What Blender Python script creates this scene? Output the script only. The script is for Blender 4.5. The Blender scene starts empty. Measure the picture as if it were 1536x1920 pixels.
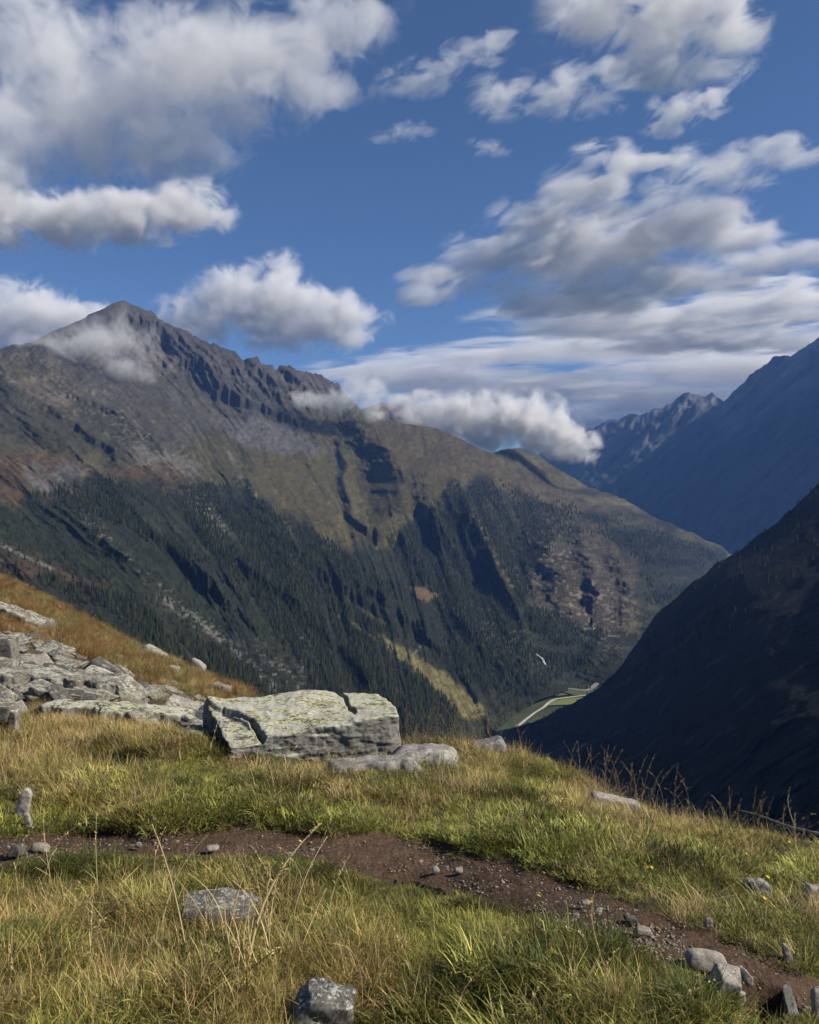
import bpy, bmesh, math, random
import numpy as np
from mathutils import Vector, Matrix, Euler

SC = bpy.context.scene
COL = SC.collection
SKIP = ()
rng = np.random.default_rng(7)
random.seed(7)

# ------------------------------------------------------------------ camera
F, CX, CY, EYE = 1600.0, 768.0, 960.0, 1.6      # pixels of the 1536 x 1920 photograph; metres
cam = bpy.data.cameras.new('camera')
cam.sensor_fit = 'VERTICAL'; cam.sensor_height = 24; cam.sensor_width = 19.2
cam.lens = 24 * F / 1920
cam.clip_start = 0.05; cam.clip_end = 120000
cam_o = bpy.data.objects.new('camera', cam); COL.objects.link(cam_o)
cam_o.location = (0, 0, EYE); cam_o.rotation_euler = (math.radians(90), 0, 0)
SC.camera = cam_o

# ------------------------------------------------------------------ light
SUN_EL, SUN_AZ = math.radians(38.5), math.radians(14)     # azimuth: from +X towards the camera's back
to_sun = Vector((math.cos(SUN_EL) * math.cos(SUN_AZ), -math.cos(SUN_EL) * math.sin(SUN_AZ), math.sin(SUN_EL)))
w = bpy.data.worlds.new('World'); SC.world = w; w.use_nodes = True
nt = w.node_tree
sky = nt.nodes.new('ShaderNodeTexSky'); sky.sky_type = 'NISHITA'; sky.sun_disc = False
sky.sun_elevation = SUN_EL
sky.sun_rotation = math.atan2(to_sun.x, to_sun.y)
sky.altitude = 2200; sky.air_density = 1.0; sky.dust_density = 0.3; sky.ozone_density = 7
nt.links.new(sky.outputs[0], nt.nodes['Background'].inputs[0])
nt.nodes['Background'].inputs[1].default_value = 0.076
sl = bpy.data.lights.new('sun', 'SUN'); sl.energy = 5.0; sl.angle = math.radians(0.5); sl.color = (1.0, 0.91, 0.77)
so = bpy.data.objects.new('sun', sl); COL.objects.link(so)
so.rotation_euler = (-to_sun).to_track_quat('-Z', 'Y').to_euler()
SC.view_settings.view_transform = 'Standard'; SC.view_settings.look = 'None'
SC.view_settings.gamma = 1; SC.view_settings.use_curve_mapping = False
SC.view_settings.exposure = 0.38
cy = SC.cycles
cy.use_denoising = True; cy.use_adaptive_sampling = True; cy.adaptive_threshold = 0.035; cy.adaptive_min_samples = 16
cy.volume_bounces = 3; cy.max_bounces = 6; cy.diffuse_bounces = 2; cy.transparent_max_bounces = 16
cy.volume_step_rate = 1.0; cy.volume_max_steps = 256
cy.sample_clamp_indirect = 6

# ------------------------------------------------------------------ helpers
def lin(c): return tuple(c) + (1.0,)

def P(px, py, Y):
    """point of the place seen at a pixel of the photograph when it stands Y metres ahead"""
    return np.array(((px - CX) / F * Y, Y, EYE + (CY - py) / F * Y))

def tag(o, label=None, cat=None, group=None, kind=None):
    if label: o['label'] = label
    if cat: o['category'] = cat
    if group: o['group'] = group
    if kind: o['kind'] = kind
    return o

def np_mesh(name, V, faces, mat=None, cols=None, smooth=False):
    """faces: (n,k) int array (k = 3 or 4)"""
    me = bpy.data.meshes.new(name)
    V = np.ascontiguousarray(V, np.float32); faces = np.ascontiguousarray(faces, np.int32)
    n, k = faces.shape
    me.vertices.add(len(V)); me.vertices.foreach_set('co', V.ravel())
    me.loops.add(n * k); me.loops.foreach_set('vertex_index', faces.ravel())
    me.polygons.add(n)
    me.polygons.foreach_set('loop_start', np.arange(0, n * k, k, dtype=np.int32))
    me.polygons.foreach_set('loop_total', np.full(n, k, np.int32))
    if smooth: me.polygons.foreach_set('use_smooth', np.ones(n, bool))
    if cols is not None:
        a = me.color_attributes.new('Col', 'FLOAT_COLOR', 'POINT')
        c = np.ones((len(V), 4), np.float32); c[:, :3] = cols
        a.data.foreach_set('color', c.ravel())
    me.update(calc_edges=True)
    if mat: me.materials.append(mat)
    return me

def link(name, me, parent=None, loc=None):
    o = bpy.data.objects.new(name, me); COL.objects.link(o)
    if parent: o.parent = parent
    if loc is not None: o.location = loc
    return o

def grid_faces(nr, nc):
    i = np.arange(nr - 1)[:, None] * nc + np.arange(nc - 1)[None]
    i = i.ravel()
    return np.stack([i, i + 1, i + nc + 1, i + nc], 1)

# --- noise
def _h(ix, iy, iz, s):
    n = (ix.astype(np.int64) * 374761393 + iy.astype(np.int64) * 668265263 + iz.astype(np.int64) * 2147483647 + s * 1274126177) & 0xffffffff
    n = ((n ^ (n >> 13)) * 1274126177) & 0xffffffff
    return ((n ^ (n >> 16)) & 0xffff) / 32767.5 - 1.0

def vnoise(x, y, z=None, s=0):
    ix, iy = np.floor(x), np.floor(y)
    fx, fy = x - ix, y - iy
    u, v = fx * fx * fx * (fx * (fx * 6 - 15) + 10), fy * fy * fy * (fy * (fy * 6 - 15) + 10)
    if z is None:
        zz = np.zeros_like(ix)
        a = _h(ix, iy, zz, s); b = _h(ix + 1, iy, zz, s); c = _h(ix, iy + 1, zz, s); d = _h(ix + 1, iy + 1, zz, s)
        return (a * (1 - u) + b * u) * (1 - v) + (c * (1 - u) + d * u) * v
    iz = np.floor(z); fz = z - iz; t = fz * fz * (3 - 2 * fz)
    r = []
    for k in (0, 1):
        a = _h(ix, iy, iz + k, s); b = _h(ix + 1, iy, iz + k, s); c = _h(ix, iy + 1, iz + k, s); d = _h(ix + 1, iy + 1, iz + k, s)
        r.append((a * (1 - u) + b * u) * (1 - v) + (c * (1 - u) + d * u) * v)
    return r[0] * (1 - t) + r[1] * t

def fbm(x, y, z=None, o=5, s=0, g=0.5):
    r = 0; a = 1.0; n = 0
    for k in range(o):
        r = r + a * vnoise(x * 2 ** k + 17.3 * k, y * 2 ** k - 9.1 * k, None if z is None else z * 2 ** k + 3.7 * k, s + k); n += a; a *= g
    return r / n

def ridged(x, y, z=None, o=5, s=0, g=0.5):
    r = 0; a = 1.0; n = 0
    for k in range(o):
        r = r + a * (1 - 2 * np.abs(vnoise(x * 2 ** k + 17.3 * k, y * 2 ** k - 9.1 * k, None if z is None else z * 2 ** k + 3.7 * k, s + k))); n += a; a *= g
    return r / n

def sstep(a, b, x):
    t = np.clip((x - a) / (b - a), 0, 1); return t * t * (3 - 2 * t)

class TPS:
    def __init__(s, pts, lam=1e-3):
        p = np.array(pts, float); s.c = p[:, :2] / 500.0; v = p[:, 2]; n = len(p)
        K = s.k(s.c[:, None] - s.c[None]) + lam * np.eye(n)
        A = np.zeros((n + 3, n + 3)); A[:n, :n] = K
        A[:n, n] = 1; A[:n, n + 1:] = s.c; A[n, :n] = 1; A[n + 1:, :n] = s.c.T
        s.w = np.linalg.solve(A, np.r_[v, 0, 0, 0])
    @staticmethod
    def k(d):
        r2 = (d ** 2).sum(-1); return 0.5 * r2 * np.log(r2 + 1e-12)
    def __call__(s, x, y):
        q = np.stack([np.ravel(x), np.ravel(y)], 1) / 500.0
        out = np.empty(len(q)); n = len(s.c)
        for i in range(0, len(q), 60000):
            b = q[i:i + 60000]
            out[i:i + 60000] = s.k(b[:, None] - s.c[None]) @ s.w[:n] + s.w[n] + b @ s.w[n + 1:]
        return out.reshape(np.shape(x))

def poly_mask(x, y, poly, feather):
    """1 inside a polygon, falling to 0 over the feather"""
    p = np.array(poly, float); n = len(p)
    ins = np.zeros(x.shape, bool); d2 = np.full(x.shape, 1e18)
    for i in range(n):
        (ax, ay), (bx, by) = p[i], p[(i + 1) % n]
        cond = ((ay > y) != (by > y))
        if ay != by: ins ^= cond & (x < (bx - ax) * (y - ay) / (by - ay) + ax)
        ex, ey = bx - ax, by - ay
        t = np.clip(((x - ax) * ex + (y - ay) * ey) / (ex * ex + ey * ey + 1e-9), 0, 1)
        d2 = np.minimum(d2, (x - ax - t * ex) ** 2 + (y - ay - t * ey) ** 2)
    d = np.sqrt(d2) * np.where(ins, 1, -1)
    return sstep(-feather, feather, d)

def line_dist(x, y, line):
    d2 = np.full(x.shape, 1e18); p = np.array(line, float)
    for (ax, ay), (bx, by) in zip(p[:-1], p[1:]):
        ex, ey = bx - ax, by - ay
        t = np.clip(((x - ax) * ex + (y - ay) * ey) / (ex * ex + ey * ey + 1e-9), 0, 1)
        d2 = np.minimum(d2, (x - ax - t * ex) ** 2 + (y - ay - t * ey) ** 2)
    return np.sqrt(d2)

# --- materials
def mat_new(name):
    m = bpy.data.materials.new(name); m.use_nodes = True
    nt = m.node_tree; b = nt.nodes['Principled BSDF']
    b.inputs['Roughness'].default_value = 0.95
    b.inputs['Specular IOR Level'].default_value = 0.15
    return m, nt, b

def N(nt, typ, **kw):
    n = nt.nodes.new(typ)
    for k, v in kw.items():
        if k.startswith('i_'):
            n.inputs[k[2:].replace('_', ' ')].default_value = v
        else: setattr(n, k, v)
    return n

def mat_terrain(name, scale, bump, lo=0.75, hi=1.25, dist=1.0):
    m, nt, b = mat_new(name)
    a = N(nt, 'ShaderNodeVertexColor', layer_name='Col')
    tc = N(nt, 'ShaderNodeTexCoord')
    n = N(nt, 'ShaderNodeTexNoise', i_Scale=scale, i_Detail=6.0, i_Roughness=0.65)
    nt.links.new(tc.outputs['Object'], n.inputs['Vector'])
    mr = N(nt, 'ShaderNodeMapRange'); mr.inputs[1].default_value = .3; mr.inputs[2].default_value = .7
    mr.inputs[3].default_value = lo; mr.inputs[4].default_value = hi
    nt.links.new(n.outputs['Fac'], mr.inputs[0])
    mx = N(nt, 'ShaderNodeMix', data_type='RGBA', blend_type='MULTIPLY'); mx.inputs[0].default_value = 1
    nt.links.new(a.outputs[0], mx.inputs[6]); nt.links.new(mr.outputs[0], mx.inputs[7])
    nt.links.new(mx.outputs[2], b.inputs['Base Color'])
    bp = N(nt, 'ShaderNodeBump', i_Strength=bump, i_Distance=dist)
    nt.links.new(n.outputs['Fac'], bp.inputs['Height']); nt.links.new(bp.outputs[0], b.inputs['Normal'])
    return m

def mat_vcol(name, rough=0.8, spec=0.2, trans=0.0, var=0.0):
    m, nt, b = mat_new(name)
    b.inputs['Roughness'].default_value = rough; b.inputs['Specular IOR Level'].default_value = spec
    a = N(nt, 'ShaderNodeVertexColor', layer_name='Col')
    src = a.outputs[0]
    if var:
        oi = N(nt, 'ShaderNodeObjectInfo')
        hs = N(nt, 'ShaderNodeMapRange'); hs.inputs[3].default_value = 1 - var; hs.inputs[4].default_value = 1 + var
        nt.links.new(oi.outputs['Random'], hs.inputs[0])
        mx = N(nt, 'ShaderNodeMix', data_type='RGBA', blend_type='MULTIPLY'); mx.inputs[0].default_value = 1
        nt.links.new(src, mx.inputs[6]); nt.links.new(hs.outputs[0], mx.inputs[7]); src = mx.outputs[2]
    nt.links.new(src, b.inputs['Base Color'])
    if trans:
        tr = N(nt, 'ShaderNodeBsdfTranslucent'); nt.links.new(src, tr.inputs[0])
        ms = N(nt, 'ShaderNodeMixShader'); ms.inputs[0].default_value = trans
        nt.links.new(b.outputs[0], ms.inputs[1]); nt.links.new(tr.outputs[0], ms.inputs[2])
        nt.links.new(ms.outputs[0], nt.nodes['Material Output'].inputs[0])
    return m
# ------------------------------------------------------------------ mountains
class Range:
    """one mountain flank: an outline against what is behind it, a foot line, and distances between"""
    def __init__(s, top, bottom, depth, x0, x1, nc, nr):
        s.px = np.linspace(x0, x1, nc); s.nc, s.nr = nc, nr
        s.top = np.interp(s.px, *np.array(top, float).T)
        s.bot = np.interp(s.px, *np.array(bottom, float).T)
        s.tps = TPS([(a, b, math.log(c)) for a, b, c in depth])
    def lay(s):
        t = np.linspace(0, 1, s.nr)[:, None]
        s.PY = s.bot[None] + (s.top - s.bot)[None] * t
        s.PX = np.broadcast_to(s.px[None], s.PY.shape)
        s.Y = np.exp(s.tps(s.PX, s.PY)); s.T = np.broadcast_to(t, s.PY.shape)
    def mono(s, mn=0.3):
        k = np.arange(s.nr)[:, None] * mn
        s.Y = np.maximum.accumulate(s.Y - k, 0) + k
    def world(s):
        return np.stack([(s.PX - CX) / F * s.Y, s.Y, EYE + (CY - s.PY) / F * s.Y], -1)
    def back(s, V, n=14, length=900, slope=0.6):
        d = np.linspace(0, 1, n + 1)[1:, None, None] ** 1.5 * length
        r = V[-1][None]; dirn = np.stack([r[0, :, 0] / r[0, :, 1], np.ones(s.nc), -slope * np.ones(s.nc)], -1)[None]
        return np.concatenate([V, r + d * dirn], 0)
    def at(s, px, py):
        """distance at pixels (vectors)"""
        fc = np.clip((px - s.px[0]) / (s.px[-1] - s.px[0]) * (s.nc - 1), 0, s.nc - 1.001)
        c = fc.astype(int); f = fc - c
        top = s.top[c] * (1 - f) + s.top[c + 1] * f; bot = s.bot[c] * (1 - f) + s.bot[c + 1] * f
        fr = np.clip((py - bot) / (top - bot) * (s.nr - 1), 0, s.nr - 1.001); r = fr.astype(int); g = fr - r
        Y = s.Y
        return (Y[r, c] * (1 - f) + Y[r, c + 1] * f) * (1 - g) + (Y[r + 1, c] * (1 - f) + Y[r + 1, c + 1] * f) * g

def rib(R, line, amp, wl, wr, y0=None, y1=None, fade=40):
    """a spur that comes towards the viewer: steep on its shaded side (wl), gentle on the other (wr)"""
    l = np.array(sorted(line, key=lambda p: p[1]), float)
    xr = np.interp(R.PY, l[:, 1], l[:, 0])
    xr = xr + 9 * fbm(R.PY / 23, R.PX * 0 + amp, o=3, s=int(amp)) 
    dx = R.PX - xr
    pl = np.where(dx < 0, sstep(-wl, 0, dx), np.exp(-dx / wr))
    a0, a1 = l[0, 1] - fade * .6, l[-1, 1] + fade * .6
    ta = np.clip(1 - np.abs((R.PY - (a0 + a1) / 2) / ((a1 - a0) / 2)) ** 2.5, 0, 1)
    wl = wl * (.45 + .55 * ta) * (1 + .5 * fbm(R.PX / 18, R.PY / 18, o=3, s=int(amp) + 9))
    R.Y = R.Y - amp * pl * ta

def paint(C, R, poly, col, feather=12, warp=14, amt=1.0, seed=0):
    wx = R.PX + warp * fbm(R.PX / 30, R.PY / 30, o=4, s=seed + 3); wy = R.PY + warp * fbm(R.PX / 30, R.PY / 30, o=4, s=seed + 11)
    m = (poly_mask(wx, wy, poly, feather) * amt)[..., None]
    return C * (1 - m) + np.array(col) * m

# --- the long flank across the side valley, with the summit
A = Range(
    top=[(-320, 700), (-100, 668), (0, 652), (30, 646), (60, 640), (120, 612), (170, 590), (205, 573), (225, 565), (240, 566), (265, 577), (285, 585), (310, 605), (350, 622),
         (395, 642), (440, 662), (455, 673), (470, 666), (490, 681), (515, 693), (530, 684), (560, 692), (590, 700), (615, 710), (632, 720), (650, 742), (690, 778),
         (700, 782), (754, 794), (809, 801), (863, 821), (900, 841), (925, 848), (972, 838), (1005, 848), (1048, 881), (1108, 914), (1173, 936), (1222, 968), (1277, 990),
         (1353, 1024), (1420, 1080), (1500, 1130)],
    bottom=[(-320, 1180), (0, 1250), (300, 1400), (500, 1480), (700, 1500), (860, 1440), (920, 1380), (960, 1345), (1010, 1312), (1060, 1296), (1110, 1288), (1500, 1288)],
    depth=[(-320, 700, 3300), (0, 652, 3900), (120, 612, 4500), (225, 565, 5000), (350, 622, 5150), (450, 668, 5250), (550, 690, 5450), (632, 720, 5700), (700, 783, 5150), (754, 794, 5100), (863, 821, 5200),
           (972, 838, 5700), (1048, 881, 5900), (1173, 936, 6200), (1353, 1024, 6600), (1500, 1130, 6800),
           (-320, 800, 2400), (-320, 900, 1800), (-320, 1000, 1450), (-320, 1180, 1000),
           (0, 760, 3050), (200, 760, 3700), (400, 780, 4400), (560, 800, 4750), (300, 690, 4700), (480, 740, 4950), (660, 800, 4900),
           (0, 900, 2250), (150, 900, 2500), (300, 900, 2900), (480, 900, 3600), (640, 900, 4150), (760, 900, 4350), (900, 900, 4650), (1000, 900, 5250),
           (0, 1000, 1780), (200, 1000, 2060), (400, 1000, 2500), (600, 1000, 3050), (700, 1000, 3450), (850, 1000, 3850), (1000, 1000, 4300), (1150, 1000, 5200), (1300, 1012, 6000),
           (0, 1090, 1480), (150, 1100, 1620), (300, 1100, 1850), (500, 1100, 2280), (700, 1100, 2830), (900, 1100, 3350), (1050, 1100, 3700), (1200, 1100, 4400), (1300, 1090, 5100),
           (200, 1180, 1380), (400, 1200, 1680), (600, 1200, 2130), (800, 1200, 2560), (950, 1200, 2880), (1100, 1200, 3200), (1200, 1170, 3700),
           (300, 1300, 1150), (450, 1300, 1400), (600, 1300, 1680), (750, 1300, 1980), (880, 1300, 2300), (950, 1290, 2480), (1030, 1270, 2750), (1110, 1285, 2760), (1300, 1280, 2800),
           (500, 1400, 1180), (600, 1400, 1350), (750, 1400, 1620), (850, 1400, 1880), (920, 1370, 2180), (700, 1500, 1250)],
    x0=-320, x1=1500, nc=900, nr=440)
jag = fbm(A.px / 13, A.px * 0, o=4, s=5)
amt = np.interp(A.px, [-320, 60, 200, 300, 440, 630, 650, 720, 900, 1500], [4, 4, 3, 5, 8, 7, 2, 1.5, 3, 3])
A.top = A.top - amt * jag - np.maximum(0, ridged(A.px / 14, A.px * 0 + 3, o=3, s=8)) * amt * .7 * ((A.px > 420) & (A.px < 640))
A.lay()
ang = np.radians(np.interp(A.PX, [-320, 300, 600, 800, 1000, 1300], [34, 38, 46, 58, 60, 52]))
wob = 16 * fbm(A.PX / 90, A.PY / 90, o=3, s=21)
u = A.PX * np.cos(ang) + A.PY * np.sin(ang); v = -A.PX * np.sin(ang) + A.PY * np.cos(ang) + wob
rocky = 1 - sstep(30, 170, A.PY - A.top[None]); rocky = rocky * (A.PX < 690)
low = sstep(.0, .5, 1 - A.T)
edge = sstep(0, 25, A.PY - A.top[None])
gully = ridged(u / 330, v / 62, o=4, s=31)
gullf = ridged(u / 120, v / 20, o=3, s=37)
iso = fbm(A.PX / 60, A.PY / 45, o=5, s=41)
k = A.Y / 3000
soft = 1 - .72 * poly_mask(A.PX, A.PY, [(440, 800), (640, 770), (720, 790), (900, 845), (1100, 950), (900, 900), (800, 950), (720, 1000), (650, 1030), (490, 930)], 30)
A.Y = A.Y - k * edge * (62 * soft * gully * (0.5 + 0.95 * low) + 26 * soft * gullf * (.6 + .6 * rocky) + 45 * iso)
ur, vr = A.PX * .5 + A.PY * .87, -A.PX * .87 + A.PY * .5
wr_ = 10 * fbm(A.PX / 30, A.PY / 30, o=4, s=50)
A.Y = A.Y - k * rocky * edge * (20 * ridged((ur + wr_) / 110, (vr + wr_) / 30, o=5, s=51, g=.55) + 26 * fbm(A.PX / 18, A.PY / 14, o=5, s=57, g=.65) + 40 * fbm(A.PX / 40, A.PY / 34, o=3, s=66))
A.Y = A.Y - k * edge * (10 * fbm(A.PX / 9, A.PY / 7, o=3, s=58) + 9 * soft * ridged(u / 60, v / 9, o=3, s=59))
clf = poly_mask(A.PX, A.PY, [(1030, 1030), (1095, 1000), (1150, 1010), (1205, 1040), (1205, 1130), (1150, 1180), (1080, 1170), (1000, 1130)], 20)
A.Y = A.Y - k * clf * (48 * ridged(u / 110, v / 17, o=4, s=60) + 20 * fbm(A.PX / 12, A.PY / 12, o=4, s=63))
bench = sstep(-.1, .35, fbm(A.PX / 110, A.PY / 60, o=3, s=61))
RIBS = [  # crest line, height, shaded width, sunny width
    ([(688, 795), (728, 835), (752, 880), (758, 925), (742, 965), (705, 1000)], 400, 78, 260),
    ([(645, 835), (652, 880), (650, 930), (668, 970), (712, 1015)], 150, 20, 50),
    ([(380, 655), (395, 700), (430, 745), (520, 770), (590, 800)], 165, 50, 200),
    ([(300, 600), (330, 640), (345, 680)], 110, 26, 110),
    ([(470, 675), (500, 700), (520, 725)], 130, 22, 70),
    ([(540, 690), (565, 715), (580, 740)], 130, 20, 70),
    ([(455, 850), (470, 900), (492, 945), (540, 985)], 95, 20, 120),
    ([(560, 830), (600, 900), (640, 960)], 40, 14, 60),
    ([(806, 880), (812, 950), (840, 1010), (880, 1080)], 190, 45, 130),
    ([(870, 905), (900, 985), (950, 1085), (985, 1160)], 210, 50, 110),
    ([(1000, 930), (1030, 1010), (1060, 1090), (1075, 1150)], 260, 60, 160),
    ([(1090, 1005), (1115, 1070), (1130, 1150)], 230, 36, 120),
    ([(1150, 1010), (1175, 1070), (1195, 1140)], 250, 40, 120),
    ([(95, 930), (190, 1010), (290, 1080)], 60, 30, 70),
    ([(215, 910), (290, 990), (380, 1080), (470, 1160)], 75, 32, 80),
    ([(330, 930), (430, 1030), (560, 1130), (660, 1230), (740, 1320)], 85, 36, 90),
    ([(470, 950), (600, 1060), (720, 1150)], 90, 36, 90),
    ([(60, 740), (150, 800), (230, 850)], 90, 36, 110),
    ([(130, 735), (230, 775), (310, 840)], 120, 42, 130),
    ([(0, 720), (60, 790), (110, 840)], 80, 36, 100),
    ([(640, 1060), (740, 1130), (860, 1240)], 70, 30, 90),
    ([(760, 1010), (850, 1130), (950, 1260)], 80, 34, 90),
]
for l_, a_, wl_, wr_ in RIBS: rib(A, l_, a_, wl_, wr_)
A.mono(0.6)
# colours: what the ground is (rock, scree, heath, turf, shrub), not how it is lit
C = np.ones(A.PX.shape + (3,)) * np.array((.092, .084, .040))
n1 = fbm(A.PX / 40, A.PY / 28, o=6, s=71); n2 = fbm(u / 90, v / 9, o=4, s=73); n3 = rng.normal(size=A.PX.shape)
C = C * (1 + .35 * n1 + .35 * n2 * soft)[..., None]
pa = lambda *a, **k: paint(C, A, *a, **k)
C = pa([(-330, 600), (225, 520), (650, 700), (650, 760), (560, 800), (420, 800), (310, 860), (200, 800), (60, 690), (-330, 760)], (.092, .086, .066), 25, 20)          # scree
C = pa([(30, 600), (225, 530), (660, 700), (640, 745), (570, 738), (500, 715), (440, 760), (400, 700), (345, 690), (290, 700), (230, 690), (160, 650), (40, 660)], (.095, .088, .08), 10, 22, seed=1)   # rock
C = pa([(255, 640), (330, 660), (340, 690), (280, 690)], (.19, .17, .14), 10, 18, .8, seed=2)
C = pa([(400, 690), (470, 720), (560, 770), (620, 800), (560, 815), (480, 780), (400, 760)], (.075, .07, .062), 12, 12, seed=3)
C = pa([(-330, 700), (0, 690), (120, 745), (250, 775), (320, 850), (330, 890), (200, 860), (60, 830), (-330, 830)], (.060, .060, .041), 16, 22, .85, seed=4)
C = pa([(0, 690), (60, 700), (160, 745), (130, 770), (40, 740)], (.15, .125, .085), 10, 20, .7, seed=5)
C = pa([(420, 788), (500, 788), (625, 850), (560, 855), (440, 830)], (.135, .13, .122), 10, 16, seed=6)                    # rock glacier
C = pa([(-330, 860), (0, 845), (140, 850), (200, 900), (175, 935), (40, 950), (-330, 970)], (.115, .078, .046), 14, 18, .8, seed=7)   # red heath
C = pa([(35, 880), (90, 870), (150, 865), (185, 915), (140, 935), (60, 905)], (.165, .16, .145), 9, 30, .8, seed=8)           # boulder field
C = pa([(225, 845), (300, 838), (385, 872), (372, 900), (290, 872)], (.175, .165, .14), 8, 22, .8, seed=9)
C = pa([(200, 880), (330, 870), (380, 930), (300, 925)], (.12, .08, .045), 12, 16, .8, seed=10)
C = pa([(470, 855), (610, 850), (638, 900), (655, 985), (700, 1015), (650, 1025), (560, 985), (490, 930)], (.108, .094, .038), 8, 10, .9, seed=11)
C = pa([(640, 870), (660, 860), (675, 930), (720, 980), (690, 990), (655, 950)], (.115, .10, .045), 6, 6, .9, seed=12)
C = pa([(690, 785), (810, 800), (905, 845), (1010, 905), (1120, 955), (950, 935), (800, 905), (720, 860)], (.110, .088, .047), 12, 14, .8, seed=13)
TREE = [(-330, 980), (0, 952), (60, 930), (130, 915), (200, 893), (330, 915), (440, 900), (480, 932), (560, 988), (650, 1032), (700, 1020), (730, 1010), (800, 965), (850, 905), (930, 903), (1000, 935), (1100, 962), (1200, 992), (1345, 1036), (1500, 1130)]
C = pa(TREE + [(1500, 1520), (-330, 1520)], (.026, .031, .017), 16, 34, .93, seed=14)                                      # shrub and forest floor
C = C * (1 + (.45 * n2 + .25 * n1) * sstep(900, 960, A.PY))[..., None]
C = pa([(-330, 990), (0, 1008), (60, 1035), (130, 1075), (220, 1105), (60, 1090), (-330, 1130)], (.105, .072, .042), 8, 10, .85, seed=15)
C = pa([(0, 960), (110, 945), (260, 1035), (420, 1085), (520, 1190), (450, 1215), (330, 1165), (170, 1075), (0, 1035)], (.032, .042, .021), 10, 12, .7, seed=16)
MEADOW = [(700, 1180), (745, 1205), (830, 1262), (905, 1325), (915, 1360), (870, 1345), (800, 1275), (730, 1215)]
C = pa(MEADOW, (.21, .185, .075), 5, 8, seed=17)
C = pa([(625, 1150), (700, 1190), (715, 1205), (640, 1165)], (.12, .10, .05), 3, 6, seed=17)
C = pa([(768, 1098), (795, 1100), (825, 1118), (800, 1130), (780, 1118)], (.17, .125, .065), 4, 6, seed=18)
C = pa([(640, 1110), (680, 1140), (720, 1160), (735, 1180), (690, 1158)], (.10, .09, .045), 4, 8, .8, seed=19)
C = pa([(835, 1365), (900, 1340), (960, 1330), (980, 1350), (900, 1400), (820, 1420)], (.06, .062, .032), 8, 14, seed=20)
C = pa([(1050, 1020), (1095, 1000), (1150, 1010), (1200, 1040), (1205, 1130), (1150, 1180), (1080, 1170), (1000, 1130), (980, 1090)], (.105, .088, .058), 14, 34, .65, seed=21)   # cliff
C = pa([(1000, 950), (1080, 965), (1130, 1010), (1060, 1010)], (.10, .08, .05), 12, 20, .7, seed=22)
C = pa([(1160, 1160), (1205, 1165), (1200, 1190), (1150, 1180)], (.11, .10, .05), 6, 6, seed=23)
def speckle(line, wid, col, dens, seed):
    global C
    d = line_dist(A.PX, A.PY, line); m = np.exp(-(d / wid) ** 2)
    q = fbm(A.PX / 7, A.PY / 4.5, o=3, s=seed) 
    m = (m * sstep(.62 - dens, .75 - dens, q * .5 + .5))[..., None]
    C = C * (1 - m) + np.array(col) * m
speckle([(372, 935), (392, 965), (416, 998)], 13, (.26, .24, .20), .15, 81)
speckle([(160, 965), (230, 1040), (300, 1100), (420, 1200)], 10, (.20, .185, .155), .02, 82)
speckle([(300, 1120), (360, 1160), (440, 1215), (520, 1300)], 9, (.21, .20, .17), .12, 83)
speckle([(480, 1250), (560, 1280)], 40, (.16, .155, .14), .02, 84)
speckle([(560, 1160), (575, 1250)], 18, (.20, .19, .17), .0, 85)
speckle([(900, 1150), (960, 1200), (1020, 1260)], 22, (.17, .155, .12), .08, 86)
speckle([(0, 690), (180, 760), (330, 880)], 40, (.17, .155, .125), .03, 87)
speckle([(0, 1020), (50, 1045), (105, 1070)], 3.5, (.24, .23, .2), .3, 88)
speckle([(880, 950), (910, 1010), (960, 1100)], 7, (.15, .115, .07), .15, 89)
speckle([(800, 1200), (768, 1235)], 2.6, (.16, .155, .13), .4, 90)
speckle([(1040, 1060), (1130, 1160)], 60, (.24, .20, .145), .06, 91)
speckle([(430, 850), (455, 905), (480, 930)], 4, (.2, .19, .165), .25, 92)
speckle([(590, 880), (640, 970)], 30, (.15, .14, .10), -.02, 93)
C = C * (.80 + .42 * soft * fbm(u / 34, v / 6, o=4, s=64) + .38 * fbm(A.PX / 7, A.PY / 5, o=3, s=65))[..., None]
C = np.clip(C * .68 * (1 + .10 * n3)[..., None], .008, .5)
m_mtn = mat_terrain('mountain_ground', 0.06, 0.6, dist=14)
if 'mtn' not in SKIP:
    V = A.back(A.world()); Cb = np.concatenate([C, np.repeat(C[-1:], 14, 0)], 0)
    o = link('mountain', np_mesh('mountain', V.reshape(-1, 3), grid_faces(A.nr + 14, A.nc), m_mtn, Cb.reshape(-1, 3), True))
    tag(o, 'long brown mountain flank with a pointed rocky summit and dark forest below', 'mountain', kind='structure')

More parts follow.
